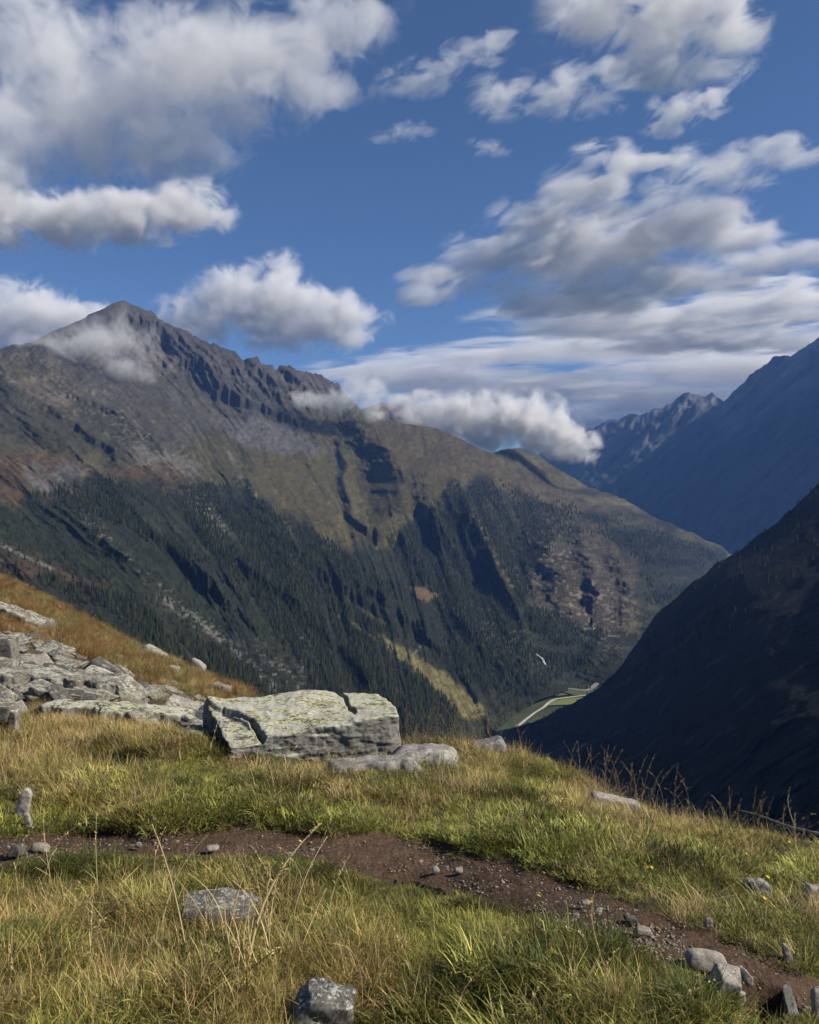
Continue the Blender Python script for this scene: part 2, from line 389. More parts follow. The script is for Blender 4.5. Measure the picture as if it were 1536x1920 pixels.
# --- dark crest just behind the brown shoulder
E = Range([(640, 790), (680, 765), (715, 755), (745, 757), (775, 776), (815, 803), (900, 860), (960, 900)], [(640, 880), (960, 960)],
          [(640, 790, 5900), (720, 755, 5800), (815, 803, 6300), (960, 900, 6900), (640, 880, 5400), (800, 900, 5500), (960, 960, 5800)], 640, 960, 200, 60)
E.top = E.top - 2.5 * fbm(E.px / 10, E.px * 0, o=3, s=15); E.lay()
E.Y = E.Y - 60 * ridged(E.PX / 30, E.PY / 40, o=4, s=16) * sstep(0, 20, E.PY - E.top[None]); E.mono()
CE = np.ones(E.PX.shape + (3,)) * np.array((.07, .058, .04)) * (1 + .4 * fbm(E.PX / 20, E.PY / 14, o=4, s=17))[..., None]
V = E.back(E.world(), length=500)
tag(link('mountain', np_mesh('mountain', V.reshape(-1, 3), grid_faces(E.nr + 14, E.nc), m_mtn, np.concatenate([CE, np.repeat(CE[-1:], 14, 0)], 0).reshape(-1, 3), True)),
    'small dark crest showing behind the brown mountain shoulder', 'mountain', kind='structure')

# --- shaded slope on the other side of the main valley
B = Range([(840, 1500), (880, 1440), (925, 1400), (950, 1373), (970, 1362), (1010, 1350), (1045, 1331), (1080, 1314), (1120, 1291), (1160, 1254), (1190, 1214), (1230, 1152), (1280, 1108), (1340, 1060), (1400, 1022), (1470, 968), (1536, 905), (1640, 850), (1850, 790)],
          [(840, 1580), (1850, 1800)],
          [(840, 1520, 1650), (880, 1460, 1780), (960, 1402, 2000), (1040, 1352, 2000), (1120, 1298, 1990), (1190, 1214, 1980), (1280, 1108, 1960), (1340, 1060, 1960), (1470, 968, 1960), (1536, 905, 1960), (1640, 850, 1950), (1850, 790, 1800),
           (1000, 1450, 1650), (1100, 1400, 1480), (1200, 1300, 1500), (1300, 1200, 1500), (1400, 1200, 1120), (1400, 1100, 1480), (1500, 1100, 1220), (1536, 1000, 1520), (1700, 1000, 1150), (1850, 900, 1000),
           (1200, 1500, 850), (1300, 1400, 830), (1400, 1350, 740), (1500, 1300, 700), (1500, 1500, 520), (1536, 1600, 440), (1700, 1300, 560), (1850, 1200, 520), (1000, 1540, 1100), (860, 1560, 1450), (1850, 1780, 260)],
          840, 1850, 420, 260)
B.top = B.top - 4 * fbm(B.px / 16, B.px * 0, o=4, s=25); B.lay()
angb = np.radians(-36); ub = B.PX * np.cos(angb) + B.PY * np.sin(angb); vb = -B.PX * np.sin(angb) + B.PY * np.cos(angb) + 14 * fbm(B.PX / 80, B.PY / 80, o=3, s=26)
eb = sstep(0, 30, B.PY - B.top[None]); kb = B.Y / 2000
B.Y = B.Y - kb * eb * (34 * ridged(ub / 260, vb / 55, o=4, s=27) + 14 * ridged(ub / 90, vb / 20, o=3, s=28) + 14 * fbm(B.PX / 50, B.PY / 40, o=5, s=29)); B.mono(.3)
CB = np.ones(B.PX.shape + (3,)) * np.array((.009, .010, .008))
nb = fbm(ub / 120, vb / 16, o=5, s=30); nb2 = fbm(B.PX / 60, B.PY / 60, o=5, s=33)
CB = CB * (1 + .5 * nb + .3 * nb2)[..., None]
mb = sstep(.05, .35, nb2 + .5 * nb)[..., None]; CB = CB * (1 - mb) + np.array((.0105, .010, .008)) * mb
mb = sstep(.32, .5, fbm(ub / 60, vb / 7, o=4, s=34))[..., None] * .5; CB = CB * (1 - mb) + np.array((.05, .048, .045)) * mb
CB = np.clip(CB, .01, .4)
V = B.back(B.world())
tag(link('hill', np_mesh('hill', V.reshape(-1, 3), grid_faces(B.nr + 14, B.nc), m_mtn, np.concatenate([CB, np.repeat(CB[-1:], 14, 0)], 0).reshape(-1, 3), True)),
    'dark shaded forest slope rising from the valley floor', 'hill', kind='structure')

# --- blue ranges far down the valley
Cm = Range([(900, 930), (1000, 862), (1060, 822), (1095, 805), (1140, 795), (1182, 777), (1200, 780), (1225, 765), (1245, 768), (1265, 752), (1292, 736), (1310, 742), (1335, 740), (1357, 753), (1380, 728), (1410, 702), (1448, 672), (1480, 668), (1510, 650), (1536, 632), (1600, 590), (1850, 470)],
           [(900, 1100), (1850, 1150)],
           [(900, 930, 11500), (1000, 862, 11200), (1095, 805, 10600), (1182, 777, 10200), (1292, 736, 9900), (1357, 753, 9700), (1448, 672, 9200), (1536, 632, 8800), (1850, 470, 7600),
            (900, 1090, 10200), (1100, 920, 9800), (1100, 1000, 9100), (1250, 900, 9300), (1250, 1050, 8600), (1400, 850, 8800), (1400, 1000, 8000), (1536, 800, 8000), (1536, 1000, 7300), (1850, 1100, 6000), (1850, 800, 6700)],
           900, 1850, 420, 190)
jc = fbm(Cm.px / 11, Cm.px * 0, o=5, s=35, g=.6); Cm.top = Cm.top - 6 * jc - 4 * np.maximum(0, ridged(Cm.px / 24, Cm.px * 0, o=3, s=36)); Cm.lay()
ac = np.radians(-42); uc = Cm.PX * np.cos(ac) + Cm.PY * np.sin(ac); vc = -Cm.PX * np.sin(ac) + Cm.PY * np.cos(ac) + 10 * fbm(Cm.PX / 60, Cm.PY / 60, o=3, s=37)
ec = .15 + .85 * sstep(0, 25, Cm.PY - Cm.top[None])
Cm.Y = Cm.Y - ec * (115 * ridged(uc / 200, vc / 50, o=4, s=38) + 65 * ridged(uc / 60, vc / 17, o=3, s=39) + 70 * fbm(Cm.PX / 50, Cm.PY / 40, o=4, s=40)); Cm.mono(1)
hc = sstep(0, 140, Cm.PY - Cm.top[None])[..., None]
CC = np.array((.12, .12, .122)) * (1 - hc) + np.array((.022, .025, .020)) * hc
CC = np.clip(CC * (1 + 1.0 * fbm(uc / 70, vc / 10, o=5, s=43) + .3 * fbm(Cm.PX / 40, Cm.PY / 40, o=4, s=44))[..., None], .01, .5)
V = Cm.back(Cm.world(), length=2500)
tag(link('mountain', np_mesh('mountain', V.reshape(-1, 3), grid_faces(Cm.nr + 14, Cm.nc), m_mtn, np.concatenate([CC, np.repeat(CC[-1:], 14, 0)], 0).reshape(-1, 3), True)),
    'high blue mountain range closing the far end of the valley', 'mountain', kind='structure')
D = Range([(1040, 850), (1090, 812), (1125, 800), (1140, 788), (1152, 786), (1165, 792), (1200, 800), (1260, 830)], [(1040, 900), (1260, 900)],
          [(1040, 850, 14500), (1090, 812, 14300), (1150, 786, 14200), (1260, 830, 14500), (1040, 900, 13500), (1150, 900, 13000), (1260, 900, 13500)], 1040, 1260, 110, 40)
D.top = D.top - 3 * fbm(D.px / 8, D.px * 0, o=4, s=45); D.lay(); D.Y = D.Y - 200 * ridged(D.PX / 25, D.PY / 40, o=4, s=46) * sstep(0, 15, D.PY - D.top[None]); D.mono(2)
CD = np.ones(D.PX.shape + (3,)) * np.array((.22, .22, .22)) * (1 + .4 * fbm(D.PX / 12, D.PY / 12, o=4, s=47))[..., None]
V = D.back(D.world(), length=900)
tag(link('mountain', np_mesh('mountain', V.reshape(-1, 3), grid_faces(D.nr + 14, D.nc), m_mtn, np.concatenate([CD, np.repeat(CD[-1:], 14, 0)], 0).reshape(-1, 3), True)),
    'tiny pale peak farthest down the valley', 'mountain', kind='structure')

# --- valley floor: meadow, river and cart road
FZ = -560.0
def fl(px, py): Y = (EYE - FZ) * F / (py - CY); return ((px - CX) / F * Y, Y)
gx, gy = np.meshgrid(np.linspace(-2500, 5500, 160), np.linspace(-800, 16000, 300))
near = np.hypot(gx - 350, gy - 2400)
gz = FZ + 3 * fbm(gx / 90, gy / 90, o=3, s=48) - 60 * sstep(3500, 9000, gy) - 3
cf = np.array((.052, .060, .024)) * (1 + .5 * fbm(gx / 60, gy / 60, o=4, s=49))[..., None]
tag(link('valley_floor', np_mesh('valley_floor', np.stack([gx, gy, gz], -1).reshape(-1, 3), grid_faces(300, 160), mat_terrain('valley_turf', .05, .3, dist=3), cf.reshape(-1, 3), True)), 'green valley floor far below', 'meadow', kind='structure')
def ribbon(pts, width, z, nseg=60):
    p = np.array(pts); t = np.linspace(0, 1, nseg); q = np.linspace(0, 1, len(p))
    # smooth
    from_q = np.stack([np.interp(t, q, p[:, i]) for i in (0, 1)], 1)
    for _ in range(3): from_q[1:-1] = (from_q[:-2] + 2 * from_q[1:-1] + from_q[2:]) / 4
    d = np.gradient(from_q, axis=0); nrm = np.stack([-d[:, 1], d[:, 0]], 1) / (np.linalg.norm(d, axis=1)[:, None] + 1e-9)
    wv = np.interp(t, np.linspace(0, 1, len(width)), width)[:, None] / 2
    L = from_q + nrm * wv; Rr = from_q - nrm * wv
    V = np.concatenate([np.c_[L, np.full(nseg, z)], np.c_[Rr, np.full(nseg, z)]])
    f = np.stack([np.arange(nseg - 1), np.arange(nseg - 1) + nseg, np.arange(nseg - 1) + nseg + 1, np.arange(nseg - 1) + 1], 1)
    return V, f[:, ::-1]
def flat_mat(name, c, rough=.9, sc=.2):
    m, nt, b = mat_new(name); b.inputs['Roughness'].default_value = rough
    tc = N(nt, 'ShaderNodeTexCoord'); n = N(nt, 'ShaderNodeTexNoise', i_Scale=sc, i_Detail=5.0)
    nt.links.new(tc.outputs['Object'], n.inputs['Vector'])
    r = N(nt, 'ShaderNodeValToRGB'); r.color_ramp.elements[0].color = lin([x * .7 for x in c]); r.color_ramp.elements[1].color = lin([min(1, x * 1.25) for x in c])
    r.color_ramp.elements[0].position = .3; r.color_ramp.elements[1].position = .7
    nt.links.new(n.outputs['Fac'], r.inputs[0]); nt.links.new(r.outputs[0], b.inputs['Base Color'])
    return m
V, f = ribbon([fl(968, 1366), fl(985, 1352), fl(1003, 1338), fl(1020, 1328), fl(1030, 1318), fl(1042, 1312), (fl(1075, 1308)), fl(1100, 1305), fl(1125, 1302)], [9, 8, 7, 9, 9, 9, 9, 9], FZ + 3)
tag(link('road', np_mesh('road', V, f, flat_mat('pale_gravel', (.42, .41, .37)))), 'pale gravel road along the valley floor', 'road', kind='structure')
V, f = ribbon([fl(1022, 1290), fl(1060, 1291), fl(1100, 1296), fl(1112, 1290), fl(1122, 1280), fl(1140, 1272)], [10, 12, 14, 16, 16, 16], FZ + 2)
tag(link('river', np_mesh('river', V, f, flat_mat('river_stones', (.22, .22, .22), .5))), 'grey river crossing the valley floor', 'river', kind='structure')
V, f = ribbon([fl(1025, 1322), fl(1050, 1318), fl(1080, 1314), fl(1120, 1308)], [16, 60, 66, 40], FZ + .8)
tag(link('meadow', np_mesh('meadow', V, f, flat_mat('mown_turf', (.15, .17, .05)))), 'bright mown meadow beside the valley road', 'meadow', kind='structure')
V, f = ribbon([fl(1035, 1305), fl(1055, 1298), fl(1090, 1298), fl(1120, 1296)], [30, 90, 110, 60], FZ + 1.2)
tag(link('meadow', np_mesh('meadow', V, f, flat_mat('rough_turf', (.085, .092, .035)))), 'rough olive meadow between the road and the river', 'meadow', kind='structure')
# ------------------------------------------------------------------ forest
def spruce_mesh(name, seed, H=1.0, layers=9, pts=7, wide=.17):
    r = np.random.default_rng(seed); V = []; Fc = []; Cl = []
    def tri(a, b, c): Fc.append((a, b, c))
    # trunk
    for k in range(4):
        a = k * math.pi / 2; V.append((.018 * math.cos(a), .018 * math.sin(a), -.06)); Cl.append((.06, .045, .035))
    V.append((0, 0, .5)); Cl.append((.06, .045, .035))
    for k in range(4): tri(k, (k + 1) % 4, 4)
    for L in range(layers):
        f = L / (layers - 1); z = .10 + .84 * f ** .92; rad = wide * (1 - f) ** .85 * r.uniform(.8, 1.15) + .012
        top = len(V); V.append((r.normal() * .006, r.normal() * .006, min(1.0, z + .16 * (1 - .45 * f)))); c0 = np.array((.017, .021, .012)) * r.uniform(.75, 1.25); Cl.append(tuple(c0))
        a0 = r.uniform(0, 6.28); ring = []
        for k in range(pts * 2):
            a = a0 + k * math.pi / pts; rr = rad * (r.uniform(.85, 1.3) if k % 2 == 0 else r.uniform(.4, .62))
            V.append((rr * math.cos(a), rr * math.sin(a), z - (.35 * rr if k % 2 == 0 else .05 * rr))); ring.append(len(V) - 1)
            Cl.append(tuple(c0 * (1.5 if k % 2 == 0 else .9)))
        for k in range(pts * 2): tri(top, ring[k], ring[(k + 1) % (pts * 2)])
    return np.array(V), np.array(Fc), np.array(Cl)
m_spruce = mat_vcol('spruce_needles', .9, .1, var=.35)
SPR = []
for i in range(7):
    v_, f_, c_ = spruce_mesh('spruce', 100 + i, layers=(8, 9, 8, 9, 6, 5, 7)[i], pts=6, wide=(.15, .17, .19, .13, .25, .30, .20)[i])
    c_ = c_ * np.array(((1, 1, 1), (.8, .9, 1), (1.2, 1.1, .9), (.7, .8, .9), (1.5, 1.4, 1.0), (1.9, 1.6, .9), (.9, .95, .9))[i])
    SPR.append(np_mesh('spruce_tree', v_, f_, m_spruce, c_))

FOREST = [  # areas, density, tree height
    ([(60, 930), (130, 915), (200, 893), (250, 925), (330, 1015), (400, 1060), (330, 1050), (230, 985), (150, 955)], .75, 17),
    ([(330, 915), (440, 900), (482, 932), (560, 988), (650, 1034), (720, 1095), (760, 1130), (690, 1120), (720, 1165), (800, 1250), (880, 1345), (850, 1400), (620, 1360), (560, 1250), (505, 1170), (430, 1080), (350, 980)], 1.0, 17),
    ([(62, 1085), (90, 1078), (150, 1090), (240, 1118), (300, 1165), (400, 1215), (520, 1290), (620, 1360), (500, 1420), (300, 1330), (160, 1130)], 1.0, 16),
    ([(730, 1012), (800, 962), (850, 905), (930, 903), (1000, 935), (1050, 1010), (1000, 1080), (985, 1130), (1080, 1172), (1140, 1185), (1100, 1255), (1035, 1275), (1030, 1312), (900, 1300), (820, 1230), (850, 1190), (770, 1090)], .9, 18),
    ([(1000, 935), (1100, 962), (1200, 992), (1345, 1036), (1290, 1110), (1215, 1160), (1205, 1050), (1130, 1005), (1050, 1000)], .8, 22),
    ([(900, 1180), (960, 1230), (1030, 1270), (1030, 1312), (960, 1290), (900, 1240)], .9, 21),
]
OPEN = [MEADOW, [(625, 1150), (700, 1190), (715, 1205), (640, 1165)], [(768, 1098), (795, 1100), (825, 1118), (800, 1130), (780, 1118)], [(640, 1110), (680, 1140), (720, 1160), (735, 1180), (690, 1158)],
        [(860, 1330), (960, 1320), (1000, 1345), (900, 1420), (840, 1400)]]
trees = []
n = 150000
tx = rng.uniform(-300, 1400, n); ty = rng.uniform(880, 1440, n)
pr = np.zeros(n); th = np.zeros(n); fi = np.full(n, -1)
for k_, (poly, d_, h_) in enumerate(FOREST):
    m_ = poly_mask(tx + 10 * fbm(tx / 25, ty / 25, o=3, s=91), ty + 10 * fbm(tx / 25, ty / 25, o=3, s=92), poly, 7) * d_
    th = np.where(m_ > pr, h_, th); fi = np.where(m_ > pr, k_, fi); pr = np.maximum(pr, m_)
belt = poly_mask(tx, ty, TREE + [(1500, 1420), (-330, 1420)], 8) * .10
th = np.where(pr > belt, th, 14); fi = np.where(pr > belt, fi, -1); pr = np.maximum(pr, belt)
for o_ in OPEN: pr *= 1 - poly_mask(tx, ty, o_, 4)
at_ = np.radians(np.interp(tx, [-320, 300, 600, 800, 1000, 1300], [34, 38, 46, 58, 60, 52]))
uu = tx * np.cos(at_) + ty * np.sin(at_); vv = -tx * np.sin(at_) + ty * np.cos(at_)
st = fbm(uu / 160, vv / 22, o=4, s=95)
pr *= sstep(-.5, -.08, st)
ytop = np.interp(tx, A.px, A.top); ybot = np.interp(tx, A.px, A.bot)
Yt = A.at(tx, ty)
pr *= np.clip((Yt / 2600) ** 1.1, .35, 1.6) * .75
keep = (rng.uniform(size=n) < pr) & (ty > ytop + 8) & (ty < ybot - 2)
fi = fi[keep]; tx, ty, Yt, th = tx[keep], ty[keep], Yt[keep], th[keep] * rng.uniform(.6, 1.15, keep.sum())
# the shaded slope
n = 60000
bx = rng.uniform(850, 1840, n); by = rng.uniform(620, 1700, n); bt = np.interp(bx, B.px, B.top); bb = np.interp(bx, B.px, B.bot)
q = sstep(-.1, .3, fbm(bx / 70, by / 50, o=4, s=96)) * .30 + .04 + .28 * np.exp(-((by - bt) / 9) ** 2) * (bx > 1000)
Yb = B.at(bx, by)
kb_ = (by > bt + 1) & (by < bb - 4) & (rng.uniform(size=n) < q * np.clip((Yb / 1800) ** 3, .0, 1.2)) & (by > 900) & (Yb > 1250)
bx, by, Yb = bx[kb_], by[kb_], Yb[kb_]
hb = rng.uniform(6, 13, len(bx))
# bushes on the toe of the flank by the road
n = 2600
sx_ = rng.uniform(840, 1010, n); sy_ = rng.uniform(1310, 1425, n)
ks = (poly_mask(sx_, sy_, [(850, 1345), (940, 1318), (1000, 1325), (1005, 1338), (980, 1360), (930, 1395), (850, 1415)], 5) * (.55 + .6 * fbm(sx_ / 14, sy_ / 8, o=3, s=97)) > rng.uniform(size=n) * .8) & (sy_ < np.interp(sx_, A.px, A.bot) - 2)
sx_, sy_ = sx_[ks], sy_[ks]
tx, ty, th, fi = np.r_[tx, sx_], np.r_[ty, sy_], np.r_[th, rng.uniform(3, 8, len(sx_))], np.r_[fi, np.full(len(sx_), 5)]; Yt = A.at(tx, ty)
# a few trees on the valley floor
vx = np.array([1041, 1046, 1034, 1030, 1052, 1085, 1092, 1100, 1107, 1115, 1061, 1030.]); vy = np.array([1306, 1305, 1302, 1300, 1290, 1291, 1292, 1292, 1293, 1296, 1289, 1310.])
vY = (EYE - FZ) * F / (vy - CY); vh = rng.uniform(14, 20, len(vx)); vh[0] = 24
TX, TY, TD, TH = np.r_[tx, bx, vx], np.r_[ty, by, vy], np.r_[Yt, Yb, vY], np.r_[th, hb, vh]
FI = np.r_[fi, np.full(len(bx) + len(vx), 9)].astype(int)
where = np.r_[np.zeros(len(tx)), np.ones(len(bx)), np.full(len(vx), 2)].astype(int)
TP = np.stack([(TX - CX) / F * TD, TD, EYE + (CY - TY) / F * TD], 1)
# what hides them: the near ground and the big boulder
hide = np.interp(TX, [-400, 0, 100, 240, 350, 460, 470, 580, 740, 745, 900, 1100, 1250, 1536, 1900], [1000, 1080, 1125, 1195, 1245, 1296, 1300, 1286, 1330, 1395, 1395, 1470, 1530, 1590, 1640])
hpx = TH / TD * F
vis = (TY - hpx * .3 < hide) & (TX > 0) & (TX < 1536)
order = np.argsort(-hpx * vis)
big = np.zeros(len(TX), bool); big[order[:288]] = True; big |= where == 2
LBL = {0: ('dark spruce standing among the others in the forest on the sunny mountain flank', 'spruces in the mountain flank forest'),
       1: ('dark spruce on the shaded slope across the valley', 'spruces on the shaded slope'),
       2: ('small dark conifer on the green valley floor near the road', 'conifers on the valley floor')}
FLB = {-1: ('lone dark conifer scattered over the green shrub slope of the mountain flank', 'scattered conifers on the shrub slope'),
       0: ('dark spruce high on the flank just below the red heath and grey boulder field', 'spruces below the red heath'),
       1: ('dark spruce in the wide forest band falling diagonally across the middle of the flank', 'spruces in the wide middle forest'),
       2: ('dark spruce in the low forest strip just above the rusty grass slope and boulder', 'spruces in the low strip above the rusty slope'),
       3: ('dark spruce in the forest above the waterfall and valley road', 'spruces above the waterfall'),
       4: ('dark spruce on the far end of the flank beyond the brown cliff', 'spruces beyond the brown cliff'),
       5: ('dark spruce in the woods beside the valley meadow', 'spruces beside the meadow')}
if 'trees' not in SKIP:
    for i in np.where(big)[0]:
        o = link('spruce_tree', SPR[i % 7], loc=TP[i]); s_ = TH[i]
        o.scale = (s_, s_, s_); o.rotation_euler = (0, 0, rng.uniform(0, 6.28))
        l_, g_ = LBL[where[i]]
        if where[i] == 0: l_, g_ = FLB[FI[i]]
        tag(o, l_, 'tree', g_)
    # the rest of the woods as one mass
    rest = ~big
    proto = bpy.data.collections.new('spruce_kinds')
    for i in range(7): proto.objects.link(bpy.data.objects.new('spruce_kind', SPR[i]))
    me = bpy.data.meshes.new('forest'); R_ = np.where(rest)[0]
    me.vertices.add(len(R_)); me.vertices.foreach_set('co', np.ascontiguousarray(TP[R_], np.float32).ravel())
    a = me.attributes.new('size', 'FLOAT', 'POINT'); a.data.foreach_set('value', TH[R_].astype(np.float32))
    fo = tag(link('forest', me), 'dense dark spruce forest covering the lower mountain flanks', 'forest', kind='stuff')
    me.materials.append(m_spruce)
    ng = bpy.data.node_groups.new('scatter_trees', 'GeometryNodeTree')
    ng.interface.new_socket('Geometry', in_out='INPUT', socket_type='NodeSocketGeometry'); ng.interface.new_socket('Geometry', in_out='OUTPUT', socket_type='NodeSocketGeometry')
    gi, go = ng.nodes.new('NodeGroupInput'), ng.nodes.new('NodeGroupOutput')
    iop = ng.nodes.new('GeometryNodeInstanceOnPoints'); ci = ng.nodes.new('GeometryNodeCollectionInfo')
    ci.inputs[0].default_value = proto; ci.inputs['Separate Children'].default_value = True; ci.inputs['Reset Children'].default_value = True
    iop.inputs['Pick Instance'].default_value = True
    na = ng.nodes.new('GeometryNodeInputNamedAttribute'); na.data_type = 'FLOAT'; na.inputs[0].default_value = 'size'
    rv = ng.nodes.new('FunctionNodeRandomValue'); rv.data_type = 'FLOAT'; rv.inputs[3].default_value = 6.28
    cx = ng.nodes.new('ShaderNodeCombineXYZ')
    L = ng.links.new
    L(rv.outputs[1], cx.inputs[2]); L(gi.outputs[0], iop.inputs[0]); L(ci.outputs[0], iop.inputs['Instance']); L(na.outputs[0], iop.inputs['Scale']); L(cx.outputs[0], iop.inputs['Rotation']); L(iop.outputs[0], go.inputs[0])
    md = fo.modifiers.new('scatter', 'NODES'); md.node_group = ng
print('trees', len(TX))
# ------------------------------------------------------------------ near hillside and footpath
GTOP = [(-1100, 560), (-400, 880), (-150, 1010), (0, 1080), (50, 1098), (100, 1125), (170, 1160), (240, 1197), (300, 1225), (350, 1250), (400, 1272), (460, 1298), (520, 1332), (600, 1362), (740, 1392), (820, 1394), (900, 1396),
        (950, 1408), (1000, 1430), (1050, 1452), (1100, 1468), (1150, 1490), (1200, 1512), (1250, 1530), (1330, 1556), (1400, 1572), (1470, 1584), (1536, 1594), (1700, 1622), (2500, 1760)]
G = Range(GTOP, [(-1100, 2600), (2500, 2600)],
          [(-1100, 2600, 1.5), (768, 2600, 1.56), (2500, 2600, 1.5), (-400, 1920, 2.5), (0, 1920, 2.55), (768, 1920, 2.6), (1536, 1920, 2.6), (2100, 1920, 2.5),
           (0, 1750, 3.2), (768, 1750, 3.25), (1536, 1750, 3.15), (2200, 1780, 2.9), (0, 1600, 4.05), (400, 1600, 4.05), (768, 1600, 4.0), (1300, 1600, 4.15), (1536, 1640, 3.9),
           (0, 1500, 4.95), (400, 1500, 5.0), (768, 1500, 5.0), (1150, 1505, 5.4), (0, 1420, 5.8), (200, 1420, 5.9), (380, 1420, 6.0), (560, 1440, 5.75), (740, 1420, 6.1), (900, 1398, 6.7), (1000, 1430, 6.5), (1100, 1468, 6.1), (1250, 1530, 5.35), (1400, 1572, 4.95),
           (1536, 1594, 4.7), (1700, 1622, 4.45), (2500, 1760, 3.4), (0, 1350, 6.9), (200, 1350, 7.1), (380, 1355, 7.4), (0, 1300, 8.4), (150, 1300, 8.8), (300, 1312, 9.2), (400, 1335, 8.6),
           (0, 1230, 11.5), (150, 1245, 12.3), (300, 1288, 12), (400, 1305, 12.5), (0, 1160, 18), (100, 1190, 18), (250, 1250, 17), (380, 1288, 16),
           (0, 1080, 36), (100, 1125, 33), (240, 1197, 28), (350, 1250, 23), (460, 1298, 17), (520, 1332, 9.5), (600, 1362, 7.8), (740, 1392, 7.0),
           (-400, 880, 52), (-400, 1100, 18), (-400, 1300, 8), (-400, 1500, 4.9), (-1100, 560, 40), (-1100, 1200, 9), (-1100, 1800, 2.7)],
          -1100, 2500, 10, 10)
G.px = np.concatenate([np.linspace(-1100, -60, 60, endpoint=False), np.linspace(-60, 1596, 620, endpoint=False), np.linspace(1596, 2500, 50)]); G.nc = len(G.px); G.nr = 300
G.top = np.interp(G.px, *np.array(GTOP, float).T); G.bot = np.full(G.nc, 2600.0)
G.top = G.top + 2.5 * fbm(G.px / 22, G.px * 0, o=3, s=111)
tt = np.concatenate([np.linspace(0, .45, 40, endpoint=False), np.linspace(.45, 1, 260)])
G.PX = np.broadcast_to(G.px[None], (G.nr, G.nc)); G.PY = G.bot[None] + (G.top - G.bot)[None] * tt[:, None]; G.T = np.broadcast_to(tt[:, None], G.PY.shape)
G.Y = np.exp(G.tps(G.PX, G.PY))
G.Y = G.Y * (1 + .025 * fbm(G.PX / 160, G.PY / 45, o=3, s=112) * (G.PY < 1900)); G.mono(.0005)
PATH_U = [(-400, 1575), (-60, 1560), (0, 1556), (60, 1553), (130, 1556), (250, 1547), (400, 1541), (560, 1545), (700, 1554), (800, 1570), (900, 1592), (960, 1610), (1050, 1632), (1130, 1662), (1250, 1712), (1350, 1748), (1450, 1792), (1536, 1828), (1800, 1940)]
PATH_L = [(-400, 1630), (-60, 1606), (0, 1603), (80, 1600), (200, 1588), (400, 1588), (560, 1603), (760, 1631), (850, 1652), (950, 1684), (1050, 1724), (1130, 1752), (1250, 1790), (1330, 1816), (1400, 1842), (1500, 1884), (1536, 1902), (1800, 2010)]
def path_in(px, py, f=5):
    """about 1 on the trodden soil"""
    wv = 7 * fbm(px / 26, py / 26, o=3, s=113)
    up = np.interp(px, *np.array(PATH_U, float).T) + wv; lo = np.interp(px, *np.array(PATH_L, float).T) + np.interp(px, [0, 700, 1000, 1536], [20, 16, 12, 10]) + wv * .8
    return sstep(-f, f, py - up) * (1 - sstep(-f, f, py - lo))
PIT = [(1385, 1838), (1420, 1835), (1462, 1850), (1456, 1905), (1470, 1960), (1385, 1960), (1368, 1890)]
def drop(px, py):
    return -.022 * path_in(px, py, 7) - .42 * poly_mask(px, py, PIT, 10)
def hummock(x, y): return .05 * fbm(x * 2.1, y * 2.1, o=3, s=116) + .03 * ridged(x * 1.1, y * 1.6, o=2, s=119)
def g_at(px, py):
    px, py = np.asarray(px, float), np.asarray(py, float)
    fc = np.interp(px, G.px, np.arange(G.nc)); fc = np.clip(fc, 0, G.nc - 1.001); c = fc.astype(int); f = fc - c
    top = G.top[c] * (1 - f) + G.top[c + 1] * f
    t = np.clip((py - 2600) / (top - 2600), 0, 1); fr = np.clip(np.interp(t, tt, np.arange(G.nr)), 0, G.nr - 1.001); r = fr.astype(int); g = fr - r; Y = G.Y
    return (Y[r, c] * (1 - f) + Y[r, c + 1] * f) * (1 - g) + (Y[r + 1, c] * (1 - f) + Y[r + 1, c + 1] * f) * g
def ground_pt(px, py):
    Y = g_at(px, py); px, py = np.asarray(px, float), np.asarray(py, float)
    return np.stack([(px - CX) / F * Y, Y, EYE + (CY - py) / F * Y + drop(px, py)], -1)
V = G.world()
onp = path_in(G.PX, G.PY, 3)
clod = .010 * fbm(V[..., 0] * 9, V[..., 1] * 9, o=4, s=114) + .006 * ridged(V[..., 0] * 22, V[..., 1] * 22, o=2, s=115)
V[..., 2] += drop(G.PX, G.PY) + np.where(onp > .3, clod, hummock(V[..., 0], V[..., 1]) * (G.PY > 1300))
n2g = fbm(V[..., 0] * 1.2, V[..., 1] * 1.2, o=5, s=117)
CG = np.ones(V.shape) * np.array((.050, .045, .020)) * (1 + .5 * n2g)[..., None]
mk = (poly_mask(G.PX, G.PY, [(-1100, 500), (0, 1070), (470, 1290), (480, 1330), (385, 1320), (230, 1265), (0, 1185), (-1100, 1000)], 12))[..., None]
CG = CG * (1 - mk) + np.array((.105, .062, .026)) * (1 + .4 * n2g)[..., None] * mk
SCREE = [(-500, 1050), (0, 1185), (70, 1195), (150, 1235), (235, 1268), (330, 1298), (390, 1318), (386, 1400), (330, 1378), (200, 1348), (60, 1345), (-500, 1400)]
mk = poly_mask(G.PX, G.PY, SCREE, 8)[..., None]
CG = CG * (1 - mk) + np.array((.075, .062, .042)) * (1 + .5 * n2g)[..., None] * mk
soil = np.array((.088, .057, .037)) * (1 + .35 * n2g + .25 * fbm(V[..., 0] * 12, V[..., 1] * 12, o=4, s=118))[..., None]
CG = np.where((onp > .02)[..., None], CG * (1 - onp[..., None]) + soil * onp[..., None], CG)
CG = np.clip(CG, .008, .4)
